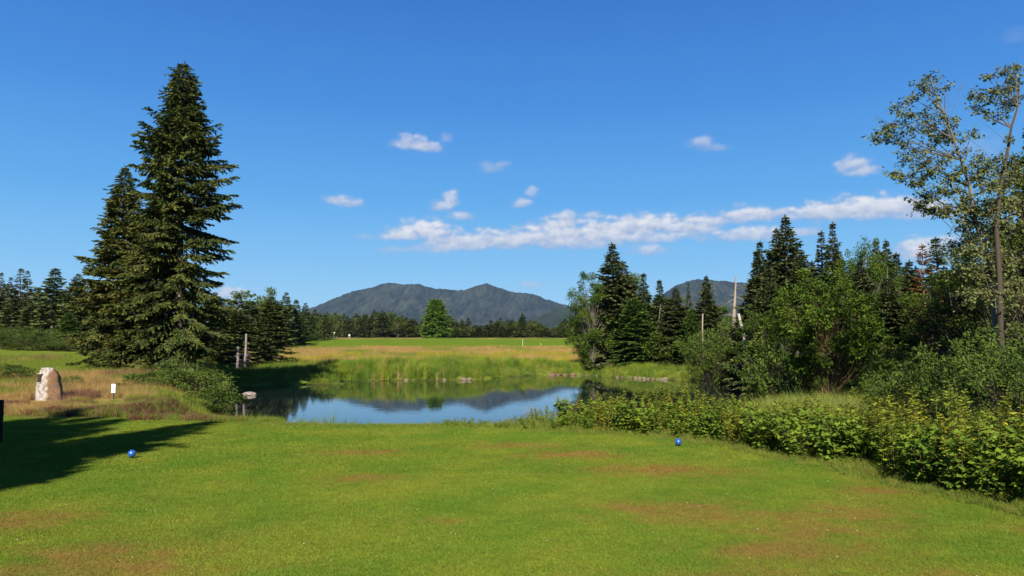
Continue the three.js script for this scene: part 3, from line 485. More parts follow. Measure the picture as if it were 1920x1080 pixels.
[[1470, 610, 33, 1.5, 0, 'bush left of the alder stems'], [1440, 640, 38, 1.5, 1, 'bush between the silvery willow and the alder'], [1640, 620, 34, 1.6, 2, 'bush right of the alder stems'], [1700, 660, 27, 1.4, 0, 'bush at the foot of the reddish dying fir'], [1600, 690, 33, .9, 1, 'small bush at the foot of the alder']].forEach(([px, py, D, w, k, l]) => plant('leafy_bush', l, 'bush', bush[k], px, py, D, w, k * 2.3 + px, null, M.leaf));
[[1745, 668, 21, 1.5, 0, 'silvery leaved willow bush at the meadow edge under the poplar'], [1820, 640, 20, 1.6, 1, 'tall silvery willow bush right under the sparse poplar'], [1890, 650, 17.5, 1.4, 0, 'dark willow bush at the end of the bramble hedge'], [1940, 610, 18, 1.7, 1, 'outermost willow bush behind the bramble hedge'], [1690, 700, 22, 1.0, 1, 'low willow bush next to the meadow grass hummock']].forEach(([px, py, D, w, k, l]) => plant('willow_bush', l, 'bush', paleBush[k], px, py, D, w, px, null, M.leaf));
// the sparse poplar
{
  const R = rng(401), w = new Shape(), c = new Shape(), D = 21, b = at(1868, 640, D), o = new THREE.Group(), y0 = ground(b[0], D) - .1;
  const q = (px, py, dz = 0) => { const p = at(px, py, D + dz); return [p[0] - b[0], p[1] - y0, -(dz)]; };
  const stems = [[[q(1866, 700), 0]], []];
  const root = [.02, -.1, 0];
  const S1 = [root, q(1868, 640), q(1862, 560, .1), q(1848, 480, .2), q(1830, 420, .2), q(1818, 350, .1), q(1802, 300, 0), q(1788, 260, -.1), q(1772, 215, 0), q(1750, 165, .1), q(1742, 140, .1)];
  const S2 = [[.12, -.1, .1], q(1876, 620, -.3), q(1874, 520, -.4), q(1868, 430, -.4), q(1876, 350, -.3), q(1888, 290, -.3), q(1896, 240, -.2), q(1908, 200, -.1), q(1912, 150, 0)];
  w.tube(S1, (t) => .07 * (1 - t) + .008, 8, [.15, .13, .105], R); w.tube(S2, (t) => .085 * (1 - t) + .009, 8, BARK.dark, R);
  const clump = [[1744, 145, 16], [1728, 160, 18], [1740, 170, 20], [1715, 185, 16], [1772, 165, 12], [1690, 200, 18], [1698, 218, 20], [1668, 232, 20], [1660, 248, 16], [1640, 256, 14], [1680, 250, 20], [1715, 245, 18], [1740, 240, 22], [1765, 225, 22], [1775, 245, 22], [1755, 262, 24], [1795, 225, 14], [1820, 255, 16], [1720, 285, 22], [1705, 300, 20], [1735, 305, 20], [1750, 320, 18], [1700, 330, 18], [1720, 345, 18], [1674, 327, 12], [1740, 370, 18], [1765, 355, 18], [1720, 385, 22], [1795, 355, 16], [1750, 395, 14], [1790, 390, 18], [1815, 375, 18],
    [1860, 140, 18], [1880, 132, 18], [1905, 140, 20], [1890, 165, 20], [1845, 175, 20], [1830, 180, 14], [1860, 190, 20], [1840, 205, 18], [1885, 195, 16], [1915, 185, 16], [1850, 215, 12], [1905, 125, 10], [1868, 300, 18], [1890, 310, 20], [1850, 315, 16], [1830, 330, 20], [1850, 350, 24], [1880, 345, 26], [1905, 330, 26], [1915, 380, 30], [1880, 385, 28], [1845, 400, 26], [1815, 420, 22], [1860, 430, 30], [1905, 430, 34], [1800, 460, 22], [1830, 470, 26], [1880, 480, 32], [1915, 490, 34], [1850, 510, 28], [1810, 505, 22], [1890, 540, 34], [1835, 550, 28], [1920, 560, 36], [1870, 590, 30], [1798, 285, 16], [1808, 318, 16], [1782, 262, 16], [1824, 395, 20], [1770, 300, 16], [1700, 275, 18], [1735, 215, 16], [1760, 190, 14], [1655, 262, 14], [1870, 165, 18], [1900, 160, 18], [1875, 215, 16], [1898, 265, 14], [1780, 330, 16], [1770, 400, 16], [1840, 290, 14]];
  for (const [px, py, pr] of clump) {
    const dz = (R() - .5) * (py > 300 ? 2.6 : 1.8), p = q(px, py, dz), rad = pr / F * D * 1.15;
    const st = px > 1826 && py < 420 ? S2 : S1; let j = 1; while (j < st.length - 2 && st[j + 1][1] < p[1] - .35) j++;
    const a = st[j]; w.tube([a, [mix(a[0], p[0], .45), mix(a[1], p[1], .3) + .05, mix(a[2], p[2], .5)], [mix(a[0], p[0], .8), mix(a[1], p[1], .75), mix(a[2], p[2], .85)], p], (t) => .004 + .013 * (1 - t), 4, [.12, .1, .08]);
    const nt = Math.round((py > 300 ? 20 : 11) * (pr / 20) ** 1.6);
    for (let k = 0; k < nt; k++) {
      const a = R() * 6.28, u = R() * 1.5 - .75, l = rad * (.55 + .7 * R()), e = [p[0] + Math.cos(a) * l, p[1] + u * l, p[2] + Math.sin(a) * l], mid = [mix(p[0], e[0], .5), mix(p[1], e[1], .5) + .04, mix(p[2], e[2], .5)];
      w.tube([p, mid, e], (t) => .005 - .003 * t, 3, [.12, .1, .08]);
      for (let q = 0; q < 3; q++) leaves(c, R, [mix(p[0], e[0], .45 + q * .28), mix(p[1], e[1], .45 + q * .28), mix(p[2], e[2], .45 + q * .28)], .085, 4, .085, .06, [.09, .122, .036], [.17, .185, .06], .8, .4);
    }
  }
  for (const [px, py, qx, qy] of [[1782, 215, 1808, 140], [1795, 170, 1815, 150], [1778, 200, 1765, 130], [1862, 300, 1810, 255], [1880, 260, 1835, 225]]) w.tube([q(px, py), q((px + qx) / 2 + 3, (py + qy) / 2), q(qx, qy)], (t) => .007 * (1 - t * .7), 4, [.12, .1, .08]);
  part(o, 'trunk', w.geo(), M.bark); part(o, 'crown', c.geo(), M.leaf);
  o.position.set(b[0], y0, -D); add(tag(o, 'tall sparse poplar with forked pale trunk reaching above the right wood', 'tree'), 'poplar_tree');
}
const edgeTree = broadleaf({ h: 8, rx: 2.3, seed: 421, base: .12, clumps: 170, clumpR: .42, per: 110, L: .1, W: .07, trunkR: .11, bark: BARK.dark, col: [.045, .08, .012], col2: [.09, .125, .018], gapN: .25 });
plant('broadleaf_tree', 'dense dark broadleaf tree behind the sparse poplar at the end of the hedge', 'tree', edgeTree, 1925, 285, 24, 1.9, .5, null, M.leaf);
plant('broadleaf_tree', 'leafy dark tree filling in behind the poplar trunk', 'tree', edgeTree, 1858, 425, 29, 2.1, 2.5, null, M.leaf);
plant('broadleaf_tree', 'lower leafy dark tree between the reddish fir and the poplar trunk', 'tree', edgeTree, 1802, 510, 31, 1.9, 4.5, null, M.leaf);
plant('spruce_tree', 'dark spruce beyond the dense broadleaf tree at the end of the hedge', 'tree', fir[2], 1938, 215, 27, 1.5, .5);
console.log('right wood');

// ---------------------------------------------------------------- trees behind the camera whose shadows reach the tee
[[-9.4, -8.4, 1.24], [-11.2, -4.4, 1.0], [-9.9, -2.2, 1.25], [-10.6, -9.6, 1.0], [-11, -10.4, 1.25], [-14.6, -4.2, 1.06], [-16.8, -5, 1.3], [-19.6, -5, 1.08], [-17, 0, 1.3], [-20, 1, 1.06], [-13.2, -5.8, 1.28], [-11.6, -7, 1.0], [-12.4, -.6, 1.2], [-12, -3, 1.03], [-13.5, -1, 1.28], [-15.5, -2, 1.04], [-12.5, -8, 1.3], [-15, -7, 1.08], [-18, -3, 1.3], [-18, -8, 1.08], [-21, -2, 1.3], [-14, -12, 1.08], [-11.5, -11, 1.25]].forEach(([x, D, s], k) => stand('spruce_tree', 'spruce of the row shading the left side of the tee', 'tree', k % 2 ? bigSpruce2 : fir[k % 4], x + (k === 2 ? 1.5 : 1.2), D, s, k * 1.3, 'spruces shading the tee', M.needle, k % 2 ? .8 : 1.1));

// ---------------------------------------------------------------- grass, flowers and ground cover
function tuft(seed, n, spread, h, w, lean = .5, seg = 1, seedHead = false) {
  const R = rng(seed), S = new Shape(), one = [1, 1, 1];
  for (let k = 0; k < n; k++) {
    const a = R() * 6.28, r = Math.sqrt(R()) * spread, x = Math.cos(a) * r, z = Math.sin(a) * r, hh = h * (.55 + .6 * R()), b = R() * 6.28, l = lean * hh * (.3 + R()), ww = w * (.7 + .6 * R()), sx = -Math.sin(b + .8) * ww / 2, sz = Math.cos(b + .8) * ww / 2, g = .8 + .4 * R(), c = [g, g, g];
    const A = S.v(x - sx, -.02, z - sz, c), B = S.v(x + sx, -.02, z + sz, c), mx = x + Math.cos(b) * l * .35, mz = z + Math.sin(b) * l * .35, E = S.v(mx - sx * .8, hh * .6, mz - sz * .8, c), G = S.v(mx + sx * .8, hh * .6, mz + sz * .8, c), T = S.v(x + Math.cos(b) * l, hh, z + Math.sin(b) * l, c);
    S.i.push(A, B, G, A, G, E, E, G, T);
  }
  return S.geo();
}
const GR = rng(900);
function scatter(name, label, category, geo, mat, tries, pick, where) {   // pick() -> [x, D]; where(x, D) -> null or [scale, colour]
  const mats = [], cols = [], q = new THREE.Quaternion(), up = new THREE.Vector3(0, 1, 0);
  for (let k = 0; k < tries; k++) {
    const [x, D] = pick(), a = where(x, D); if (!a) continue;
    q.setFromAxisAngle(up, GR() * 6.28);
    mats.push(new THREE.Matrix4().compose(new THREE.Vector3(x, ground(x, D) - .004, -D), q, new THREE.Vector3(a[0], a[0] * (a[2] ?? 1) * (.8 + .4 * GR()), a[0]))); cols.push(a[1]);
  }
  const m = new THREE.InstancedMesh(geo, mat, mats.length), c = new THREE.Color();
  mats.forEach((t, k) => { m.setMatrixAt(k, t); m.setColorAt(k, c.setRGB(...cols[k])); });
  add(tag(m, label, category, null, 'stuff'), name); console.log(name, mats.length); return m;
}
const openTo = (x, D) => D > 20.5 && D < 26.4 && (Math.abs(x / D + .5256) < .022 || Math.abs(x / D + .609) < .026);
const inView = (d0, d1, power = 1, side = .74) => () => { const D = mix(d0, d1, Math.pow(GR(), power)), s = (GR() * 2 - 1) * side; return [s * D + (GR() - .5) * 2, D]; };
for (let k = 0; k < 3; k++) scatter('mown_grass', 'short mown grass of the tee with dry brown patches', 'grass', tuft(910 + k, 28, .08, .014, .0042, 1.5), M.grass, 32000, inView(4.2, 17.5, 1.0, .78), (x, D) => { const p = teeEdge(x, D); if (p > .15) return null; const c = turf(x, D), d = dryness(x, D); return [(.8 + .5 * GR()) * (D > 10 ? 1.35 : 1), vary(c, GR, .22, .1), 1 - .35 * d]; });
scatter('fringe_grass', 'uncut grass fringe round the tee edge', 'grass', tuft(920, 20, .09, .13, .006, .6), M.grass, 60000, inView(6, 19, 1, .78), (x, D) => { const p = teeEdge(x, D); if (p < -.12 || p > 1.6) return null; if (x < -5.5 && (p > .5 || GR() < .5)) return null; return [x < 0.5 ? .2 + .35 * GR() ** 3 : .5 + .8 * GR() * smooth(-.1, .5, p), vary(mix3([.1, .17, .02], [.22, .2, .05], GR() * .7), GR, .25), 1]; });
scatter('bank_grass', 'green grass on the pond banks', 'grass', tuft(930, 26, .22, .5, .014, .5), M.grass, 26000, () => [mix(-26, 26, GR()), mix(17, 90, GR())], (x, D) => { const e = pondDistance(x, D), p = teeEdge(x, D); if (e < .05 || p < .9) return null; const s = x / D; if (s < -.36 && D < 45) return null; if (s > .16 && e > 5) return null; if (D < 24 && GR() < .72) return null; const n = fbm(x * .2, D * .2, 3); return [(D < 24 ? .12 : .7) + (D < 24 ? .25 : .5) * GR(), vary(mix3([.085, .15, .02], [.2, .22, .035], clamp(.45 + n + (GR() - .5) * .4)), GR, .2), 1]; });
scatter('tall_sedge', 'tall lush green sedge on the far pond bank', 'grass', tuft(935, 30, .25, 1.0, .022, .45), M.grass, 9000, () => [mix(-16, 13, GR()), mix(60, 84, GR())], (x, D) => { const e = pondDistance(x, D); if (e < .15 || e > 9) return null; if (x > -2.5 && x < 6 && e < 2.5) return null; const n = fbm(x * .3, D * .2, 3); return [(.6 + .35 * GR()) * (1 + .55 * fbm(x * .3 + 11, D * .3, 3)) * (x > 4 ? .65 : 1), vary(mix3(mix3([.085, .16, .018], [.19, .24, .025], clamp(.4 + n + (GR() - .5) * .4)), [.3, .22, .09], GR() < .1 ? .8 : 0), GR, .25), 1]; });
scatter('reeds', 'pale upright reeds at the left and right pond corners', 'reeds', tuft(938, 14, .2, 1.15, .02, .16), M.grass, 800, () => GR() < .4 ? [mix(-17, -14.4, GR()), mix(37.5, 44, GR())] : [mix(12, 17, GR()), mix(40, 50, GR())], (x, D) => { const e = pondDistance(x, D); if (e < -.5 || e > 1.6) return null; return [.7 + .5 * GR(), vary(mix3([.13, .2, .035], [.3, .31, .12], GR() * .8), GR, .2)]; });
scatter('meadow_grass', 'pale feathery grass on the hummock before the alder', 'grass', tuft(939, 34, .28, .8, .012, .5), M.grass, 2600, () => [mix(6, 15, GR()), mix(23, 31, GR())], (x, D) => { if (pondDistance(x, D) < 1 || Math.hypot((x - 10.5) / 3.6, (D - 26.5) / 3) > 1) return null; return [.6 + .5 * GR(), vary(mix3([.14, .2, .03], [.3, .27, .1], GR() * GR()), GR, .2)]; });
const goldenTuft = tuft(940, 30, .35, .55, .014, .35);
scatter('dry_field_grass', 'golden dry tall grass of the field beyond the pond', 'grass', goldenTuft, M.grass, 22000, () => { const D = mix(74, 160, GR()); return [mix(-.42, .55, GR()) * D, D]; }, (x, D) => { const e = pondDistance(x, D); if (e < 6) return null; const n = fbm(x * .06, D * .04 + 7, 4), m = smooth(-.1, .45, n + smooth(110, 76, D) * .35); return [.85 + .5 * GR(), vary(mix3(C.straw, [.15, .2, .03], clamp(m + (GR() - .5) * .25)), GR, .2), .9]; });
scatter('goldenrod_drift', 'yellow flowering goldenrod drifts in the far field', 'flowers', tuft(945, 34, .35, .75, .02, .3), M.grass, 9000, () => { const D = mix(76, 118, GR()); return [mix(-.3, .3, GR()) * D, D]; }, (x, D) => { if (pondDistance(x, D) < 7) return null; const n = fbm(x * .07 + 30, D * .05, 3) ; if (n < .22 || GR() < .3) return null; return [.8 + .4 * GR(), vary(mix3([.34, .28, .03], [.17, .21, .03], GR() * .7), GR, .2)]; });
scatter('heath_grass', 'straw coloured and reddish rough grass round the boulder', 'grass', tuft(950, 30, .2, .34, .008, .6), M.grass, 26000, () => { const D = mix(17, 62, Math.pow(GR(), 1.5)); return [mix(-.85, -.3, GR()) * D, D]; }, (x, D) => { const e = pondDistance(x, D), p = teeEdge(x, D); if (e < .2 || p < .25) return null; const n = fbm(x * .16 + 3, D * .16, 4), m = fbm(x * .5, D * .5 + 4, 3), g = smooth(-.2, .3, fbm(x * .1 + 50, D * .12, 3) + smooth(-.52, -.38, x / D) * .6 + smooth(36, 52, D) * .45); if (Math.hypot(x + 16, D - 25.8) < .8 || Math.hypot(x + 13.6, D - 25.4) < .7) return null; return [(.6 + .7 * GR()) * (openTo(x, D) ? .25 : mix(.45, 1, smooth(23, 30, D))), vary(mix3(mix3(C.straw, [.17, .085, .06], smooth(.05, .3, n + m * .5)), [.16, .21, .03], g), GR, .22), 1]; });
scatter('heather', 'low reddish brown heather left of the tee', 'heather', tuft(955, 34, .16, .2, .02, .8), M.grass, 9000, () => { const D = mix(17, 40, GR()); return [mix(-.85, -.35, GR()) * D, D]; }, (x, D) => { if (teeEdge(x, D) < .3 || Math.hypot(x + 16, D - 25.4) < 1 || Math.hypot(x + 13.6, D - 25.2) < .8 || fbm(x * .16 + 3, D * .16, 4) + fbm(x * .5, D * .5 + 4, 3) * .5 < .12 - smooth(23, 18, D) * .35) return null; if (openTo(x, D)) return null; return [.5 + .5 * GR(), vary([.13, .06, .045], GR, .3)]; });
scatter('clover_flowers', 'tiny white clover flowers dotted in the tee', 'flowers', new THREE.IcosahedronGeometry(.0055, 0).translate(0, .022, 0), plain({ vertexColors: false }), 1100, inView(4.4, 15, 1, .7), (x, D) => { if (teeEdge(x, D) > -.2 || fbm(x * .8 + 60, D * .8, 2) < .12) return null; return [.35 + .5 * GR(), [.5, .5, .4]]; });

// the bramble hedge and meadow on the right
function bramble(seed, h) {
  const R = rng(seed), w = new Shape(), c = new Shape();
  for (let k = 0; k < 9; k++) {
    const a = R() * 6.28, L = h * (.8 + .35 * R()), out = h * (.2 + .4 * R()), P = (t) => [Math.cos(a) * out * t * t + Math.cos(a) * .05, L * (t - .18 * t ** 3) - .03, Math.sin(a) * out * t * t + Math.sin(a) * .05];
    w.tube([P(0), P(.35), P(.7), P(1)], (t) => .005 * (1 - .6 * t), 4, [.12, .09, .04]);
    const tint = mix3([.07, .135, .014], [.15, .225, .02], R());
    for (let j = 0; j < 17; j++) {
      const t = .1 + .9 * (j + R() * .5) / 17, p = P(Math.min(1, t)), b = a + (j % 2 ? 1.3 : -1.3) + (R() - .5) * 1.4, l = .086 * (.55 + .8 * R());
      const st = .05 + .05 * R(), o = [p[0] + Math.cos(b) * st, p[1] + .02, p[2] + Math.sin(b) * st];
      for (const da of [-1.05, 0, 1.05]) c.leaf(o, unit(Math.cos(b + da), -.15 + (R() - .5) * .5, Math.sin(b + da)), unit((R() - .5) * 1.9, .8, (R() - .5) * 1.9), l * (da ? .9 : 1.1), l * .72, vary(tint, R, .18, .08), .3);
    }
  }
  return [w.geo(), c.geo()];
}
function goldenrod(seed, h, flower, tone) {
  const R = rng(seed), w = new Shape(), c = new Shape(), f = new Shape();
  for (let k = 0; k < 10; k++) {
    const a = R() * 6.28, L = h * (.75 + .35 * R()), sp = .05 + .18 * R(), ln = .25 * R(), P = (t) => [Math.cos(a) * (sp + ln * L * t * t), L * t - .03, Math.sin(a) * (sp + ln * L * t * t)];
    w.tube([P(0), P(.5), P(1)], (t) => .004 * (1 - .6 * t), 3, [.14, .13, .04]);
    const tint = mix3(tone, [tone[0] * 1.5, tone[1] * 1.25, tone[2] * 1.1], R());
    for (let j = 0; j < 26; j++) { const t = .15 + .82 * (j + R()) / 26, p = P(Math.min(1, t)), b = j * 2.4 + R(); c.leaf(p, unit(Math.cos(b), .25 + .4 * R() - .3 * (1 - t), Math.sin(b)), unit((R() - .5) * 1.8, .8, (R() - .5) * 1.8), .1 * (1.15 - .5 * t) * (.7 + .5 * R()), .024, vary(tint, R, .2, .1), .4); }
    const tp = P(1), fc = flower ? [.36, .29, .03] : [.17, .2, .024];
    for (let j = 0; j < 20; j++) { const b = R() * 6.28, l = R(); c.leaf([tp[0], tp[1] - l * .16, tp[2]], unit(Math.cos(b), .5 - l * .4, Math.sin(b)), unit(R() - .5, .6, R() - .5), .03 + .07 * l, .022, vary(fc, R, .25, .1), .4); }
  }
  return [w.geo(), c.geo()];
}
const kinds = [];
const kindOf = (name, label, group, [stems, foliage]) => { const g = new THREE.Group(); part(g, 'stems', stems, M.bark); part(g, 'foliage', foliage, M.leaf); kinds.push({ g, name, label, group, stems, foliage }); };
for (let k = 0; k < 3; k++) kindOf('bramble_plant', 'broad leaved green bramble plant in the hedge along the tee', 'brambles in the hedge along the tee', bramble(500 + k, .8));
for (let k = 0; k < 3; k++) kindOf('goldenrod_plant', 'upright yellowish green goldenrod plant in the hedge along the tee', 'goldenrods in the hedge along the tee', goldenrod(520 + k, .95, false, [[.15, .21, .016], [.21, .235, .02], [.125, .2, .016]][k]));
kindOf('goldenrod_plant', 'goldenrod plant with yellow flower plumes in the hedge along the tee', 'flowering goldenrods', goldenrod(530, 1.05, true, [.12, .15, .022]));
{
  const R = rng(601), line = EDGE.slice(1, 8), placed = [];
  const bounds = (x, D) => { const p = teeEdge(x, D); return p > .22 && D > 5 && D < 17.5 && x > -1.5 && x < 13 && x / D < .95; };
  let n = 0, tries = 0; const limit = [110, 150, 16], count = [0, 0, 0], spare = kinds.map(() => []);
  while (tries++ < 9000) {
    const x = mix(-1.5, 12, R()), D = mix(5, 26, R()), p = teeEdge(x, D);
    if (p < .22 || p > 11 || x / D > .95 || pondDistance(x, D) < 1.2) continue;
    const along = smooth(.2, 2.2, x + (D - 14) * .2), low = mix(.2, 1, along) * (D > 16.5 ? .85 : 1);
    let sp = p < 2 ? .24 : p < 4.5 ? .36 : .5; sp *= mix(.6, 1, along);
    if (p < 3 && noise2(x * .9 + 5, D * .9) < -.62) continue;
    if (placed.some(([a, b]) => Math.abs(a - x) < sp && Math.hypot(a - x, b - D) < sp)) continue;
    placed.push([x, D]);
    const front = p < .9, u = R(), kind = front ? (u < .72 ? Math.floor(R() * 3) : 3 + Math.floor(R() * 3)) : (u < .25 ? Math.floor(R() * 3) : u < .95 ? 3 + Math.floor(R() * 3) : 6);
    const s = low * (front ? .6 + .45 * R() : .8 + .4 * R()) * (p > 4 ? .7 : 1) * mix(1.1, .86, smooth(8, 13.5, D)) * (1 + .15 * noise2(x * .7, D * .7 + 20)), t = R() * 6.28, cls = kind < 3 ? 0 : kind < 6 ? 1 : 2;
    if (p < 4.2 && D < 17 && count[cls] < limit[cls]) {
      count[cls]++; const K = kinds[kind], o = K.g.clone(); o.position.set(x, ground(x, D) - .02, -D); o.scale.setScalar(s); o.rotation.y = t; add(tag(o, K.label, 'plant', K.group), K.name);
    } else spare[kind].push([x, D, s, t]);
  }
  spare.forEach((list, k) => {
    if (!list.length) return; const K = kinds[k], g = mergeGeometries([K.stems, K.foliage]), m = new THREE.InstancedMesh(g, M.leaf, list.length), o = new THREE.Object3D();
    list.forEach(([x, D, s, t], j) => { o.position.set(x, ground(x, D) - .02, -D); o.scale.setScalar(s); o.rotation.y = t; o.updateMatrix(); m.setMatrixAt(j, o.matrix); });
    add(tag(m, k < 3 ? 'bramble thicket running on behind the hedge toward the right wood' : 'goldenrod meadow running on behind the hedge toward the right wood', 'meadow', null, 'stuff'), 'meadow_plants');
  });
  console.log('hedge', placed.length, count);
}

// ---------------------------------------------------------------- things: markers, sign, boulder, post, stones
function rockGeo(seed, sx, sy, sz, rough = .22, detail = 3) {
  const g = new THREE.IcosahedronGeometry(1, detail), p = g.attributes.position;
  for (let i = 0; i < p.count; i++) { let x = p.getX(i), y = p.getY(i), z = p.getZ(i); const k = 1 + rough * noise3(x * 1.1 + seed, y * 1.1, z * 1.1) + rough * .4 * noise3(x * 3 + seed, y * 3, z * 3) + rough * .12 * noise3(x * 9 + seed, y * 9, z * 9); p.setXYZ(i, x * k * sx, y * k * sy, z * k * sz); }
  g.computeVertexNormals(); return g;
}
function stoneColours(g, seed, a, b, c) {
  const p = g.attributes.position, col = []; for (let i = 0; i < p.count; i++) { const n = fbm(p.getX(i) * 3 + seed, p.getY(i) * 3 + p.getZ(i) * 2.2, 4), m = fbm(p.getX(i) * 9 + seed, p.getY(i) * 9 - p.getZ(i) * 7, 3); col.push(...mix3(mix3(a, b, smooth(-.25, .35, n)), c, smooth(.1, .4, m) * .7)); }
  g.setAttribute('color', new THREE.Float32BufferAttribute(col, 3)); return g;
}
const stoneM = plain({ roughness: .92 });
[[247, 855, 'blue ball tee marker by the tree shadow'], [1272, 832, 'blue ball tee marker next to the bramble hedge']].forEach(([px, py, label], k) => {
  const d = ray(px, py + 5), t = -(EYE) / d[1], x = d[0] * t, D = -d[2] * t, o = new THREE.Group(), r = .055;
  const blue = new THREE.MeshPhysicalMaterial({ color: new THREE.Color().setRGB(.015, .085, .33), roughness: .35, clearcoat: .5, clearcoatRoughness: .2 });
  const s = new THREE.SphereGeometry(r, 40, 28); const q = s.attributes.position; for (let i = 0; i < q.count; i++) { const y = q.getY(i); if (y > r * .985) q.setY(i, r * .985); }
  s.computeVertexNormals(); s.translate(0, r + .018, 0); part(o, 'ball', s, blue);
  part(o, 'seam', new THREE.TorusGeometry(r * 1.0, .0022, 8, 40).rotateX(Math.PI / 2).translate(0, r + .018, 0), blue);
  part(o, 'spike', new THREE.CylinderGeometry(.006, .002, .1, 10).translate(0, -.02, 0), new THREE.MeshStandardMaterial({ color: 0x777777, metalness: .9, roughness: .4 }));
  o.position.set(x, 0, -D); add(tag(o, label, 'tee marker', 'blue tee markers'), 'tee_marker');
});
{ // boulder with plaque: two broad faces meeting in an upright ridge
  const D = 26.3, b = at(93, 757, D), o = new THREE.Group(), y0 = ground(b[0], D), h = at(88, 690, D)[1] - y0 + .12, n = 36, side = 9, p = [], idx = [], col = [];
  const foot = [[-.36, -.3], [-.4, .2], [.1, .36], [.43, .04], [.3, -.3]], head = [[-.24, -.12], [-.3, .04], [-.02, .1], [.04, .0], [.0, -.12]], knee = [[-.35, -.24], [-.4, .12], [.06, .28], [.26, .02], [.2, -.24]];
  const m = foot.length * side;
  const corner = (k, t) => t < .72 ? mixP(foot[k], knee[k], (t / .72) ** 1.3) : mixP(knee[k], head[k], ((t - .72) / .28) ** 1.6);
  function mixP(a, c, t) { return [mix(a[0], c[0], t), mix(a[1], c[1], t)]; }
  const put = (x, y, z) => { p.push(x, y, z); const f = fbm(x * 5 + 2, y * 5 + z * 3, 4), q = fbm(x * 11, y * 9 + z * 8, 4); let c = mix3([.34, .31, .29], [.22, .195, .17], smooth(-.2, .4, f)); c = mix3(c, [.2, .12, .06], smooth(.03, .1, x + f * .1)); c = mix3(c, [.09, .08, .085], smooth(.12, .35, q + f * .3) * (y < .55 ? .85 : .35)); col.push(...c); };
  for (let j = 0; j <= n; j++) for (let i = 0; i < m; i++) {
    const t = j / n, k = Math.floor(i / side), u = (i % side) / side, A = corner(k, t), B = corner((k + 1) % foot.length, t), e = 4 * u * (1 - u), [x, z] = mixP(A, B, u), r = 1 + .045 * e + .05 * noise3(x * 2.6, t * 3, z * 2.6) + .022 * noise3(x * 9, t * 10, z * 9);
    put(x * r, t * h - .12 + .02 * noise3(x * 5, t * 5, z * 5), z * r);
  }
  put(-.12, h - .1, -.02);
  for (let j = 0; j < n; j++) for (let i = 0; i < m; i++) { const a = j * m + i, c = j * m + (i + 1) % m; idx.push(a, c, a + m, c, c + m, a + m); }
  for (let i = 0; i < m; i++) idx.push(n * m + i, n * m + (i + 1) % m, (n + 1) * m);
  const g = new THREE.BufferGeometry(); g.setAttribute('position', new THREE.Float32BufferAttribute(p, 3)); g.setAttribute('color', new THREE.Float32BufferAttribute(col, 3)); g.setIndex(idx); g.computeVertexNormals();
  part(o, 'stone', g, stoneM);
  const bronze = new THREE.MeshStandardMaterial({ color: new THREE.Color().setRGB(.045, .032, .022), roughness: .6, metalness: .4 }), turn = Math.atan2(-.16, .5);
  const pl = part(o, 'plaque', new THREE.BoxGeometry(.15, .28, .03), bronze); pl.position.set(-.26, h * .62, .215); pl.rotation.y = turn;
  const rim = part(o, 'plaque_edge', mergeGeometries([new THREE.BoxGeometry(.19, .025, .04).translate(0, .155, 0), new THREE.BoxGeometry(.19, .025, .04).translate(0, -.155, 0)]), new THREE.MeshStandardMaterial({ color: new THREE.Color().setRGB(.35, .31, .28), roughness: .9 })); rim.position.copy(pl.position); rim.rotation.y = turn;
  o.position.set(b[0], y0, -D); add(tag(o, 'upright pale boulder with a small dark bronze plaque', 'boulder'), 'memorial_boulder');
}
{ // tee sign
  const D = 26, b = at(212, 755, D), y0 = ground(b[0], D), h = at(212, 720, D)[1] - y0, o = new THREE.Group(), green = new THREE.MeshStandardMaterial({ color: new THREE.Color().setRGB(.012, .03, .022), roughness: .6 }), white = new THREE.MeshStandardMaterial({ color: new THREE.Color().setRGB(.75, .75, .77), roughness: .5 });
  part(o, 'post', new THREE.CylinderGeometry(.025, .025, h + .03, 12).translate(0, h / 2 - .045, -.022), green);
  part(o, 'upper_panel', new THREE.BoxGeometry(.125, .15, .02).translate(0, h - .075, .014), white);
  part(o, 'lower_panel', new THREE.BoxGeometry(.125, .13, .02).translate(0, h - .23, .014), white);
  part(o, 'divider', new THREE.BoxGeometry(.13, .014, .024).translate(0, h - .158, .014), green);
  o.position.set(b[0], y0, -D); o.rotation.y = .15; add(tag(o, 'small white two panel tee sign on a dark green post', 'sign'), 'tee_sign');
}
{ // dark post at the frame's edge
  const D = 13, b = at(1, 790, D), o = new THREE.Group(), dark = plain({ vertexColors: false, color: new THREE.Color().setRGB(.02, .016, .013) });
  part(o, 'post', new THREE.CylinderGeometry(.045, .05, .8, 12).translate(0, .3, 0), dark);
  part(o, 'post_cap', new THREE.CylinderGeometry(.04, .048, .02, 12).translate(0, .71, 0), dark);
  o.position.set(b[0] - .01, ground(b[0], D), -D); add(tag(o, 'short dark wooden post standing in the tree shadow', 'post'), 'wooden_post');
}
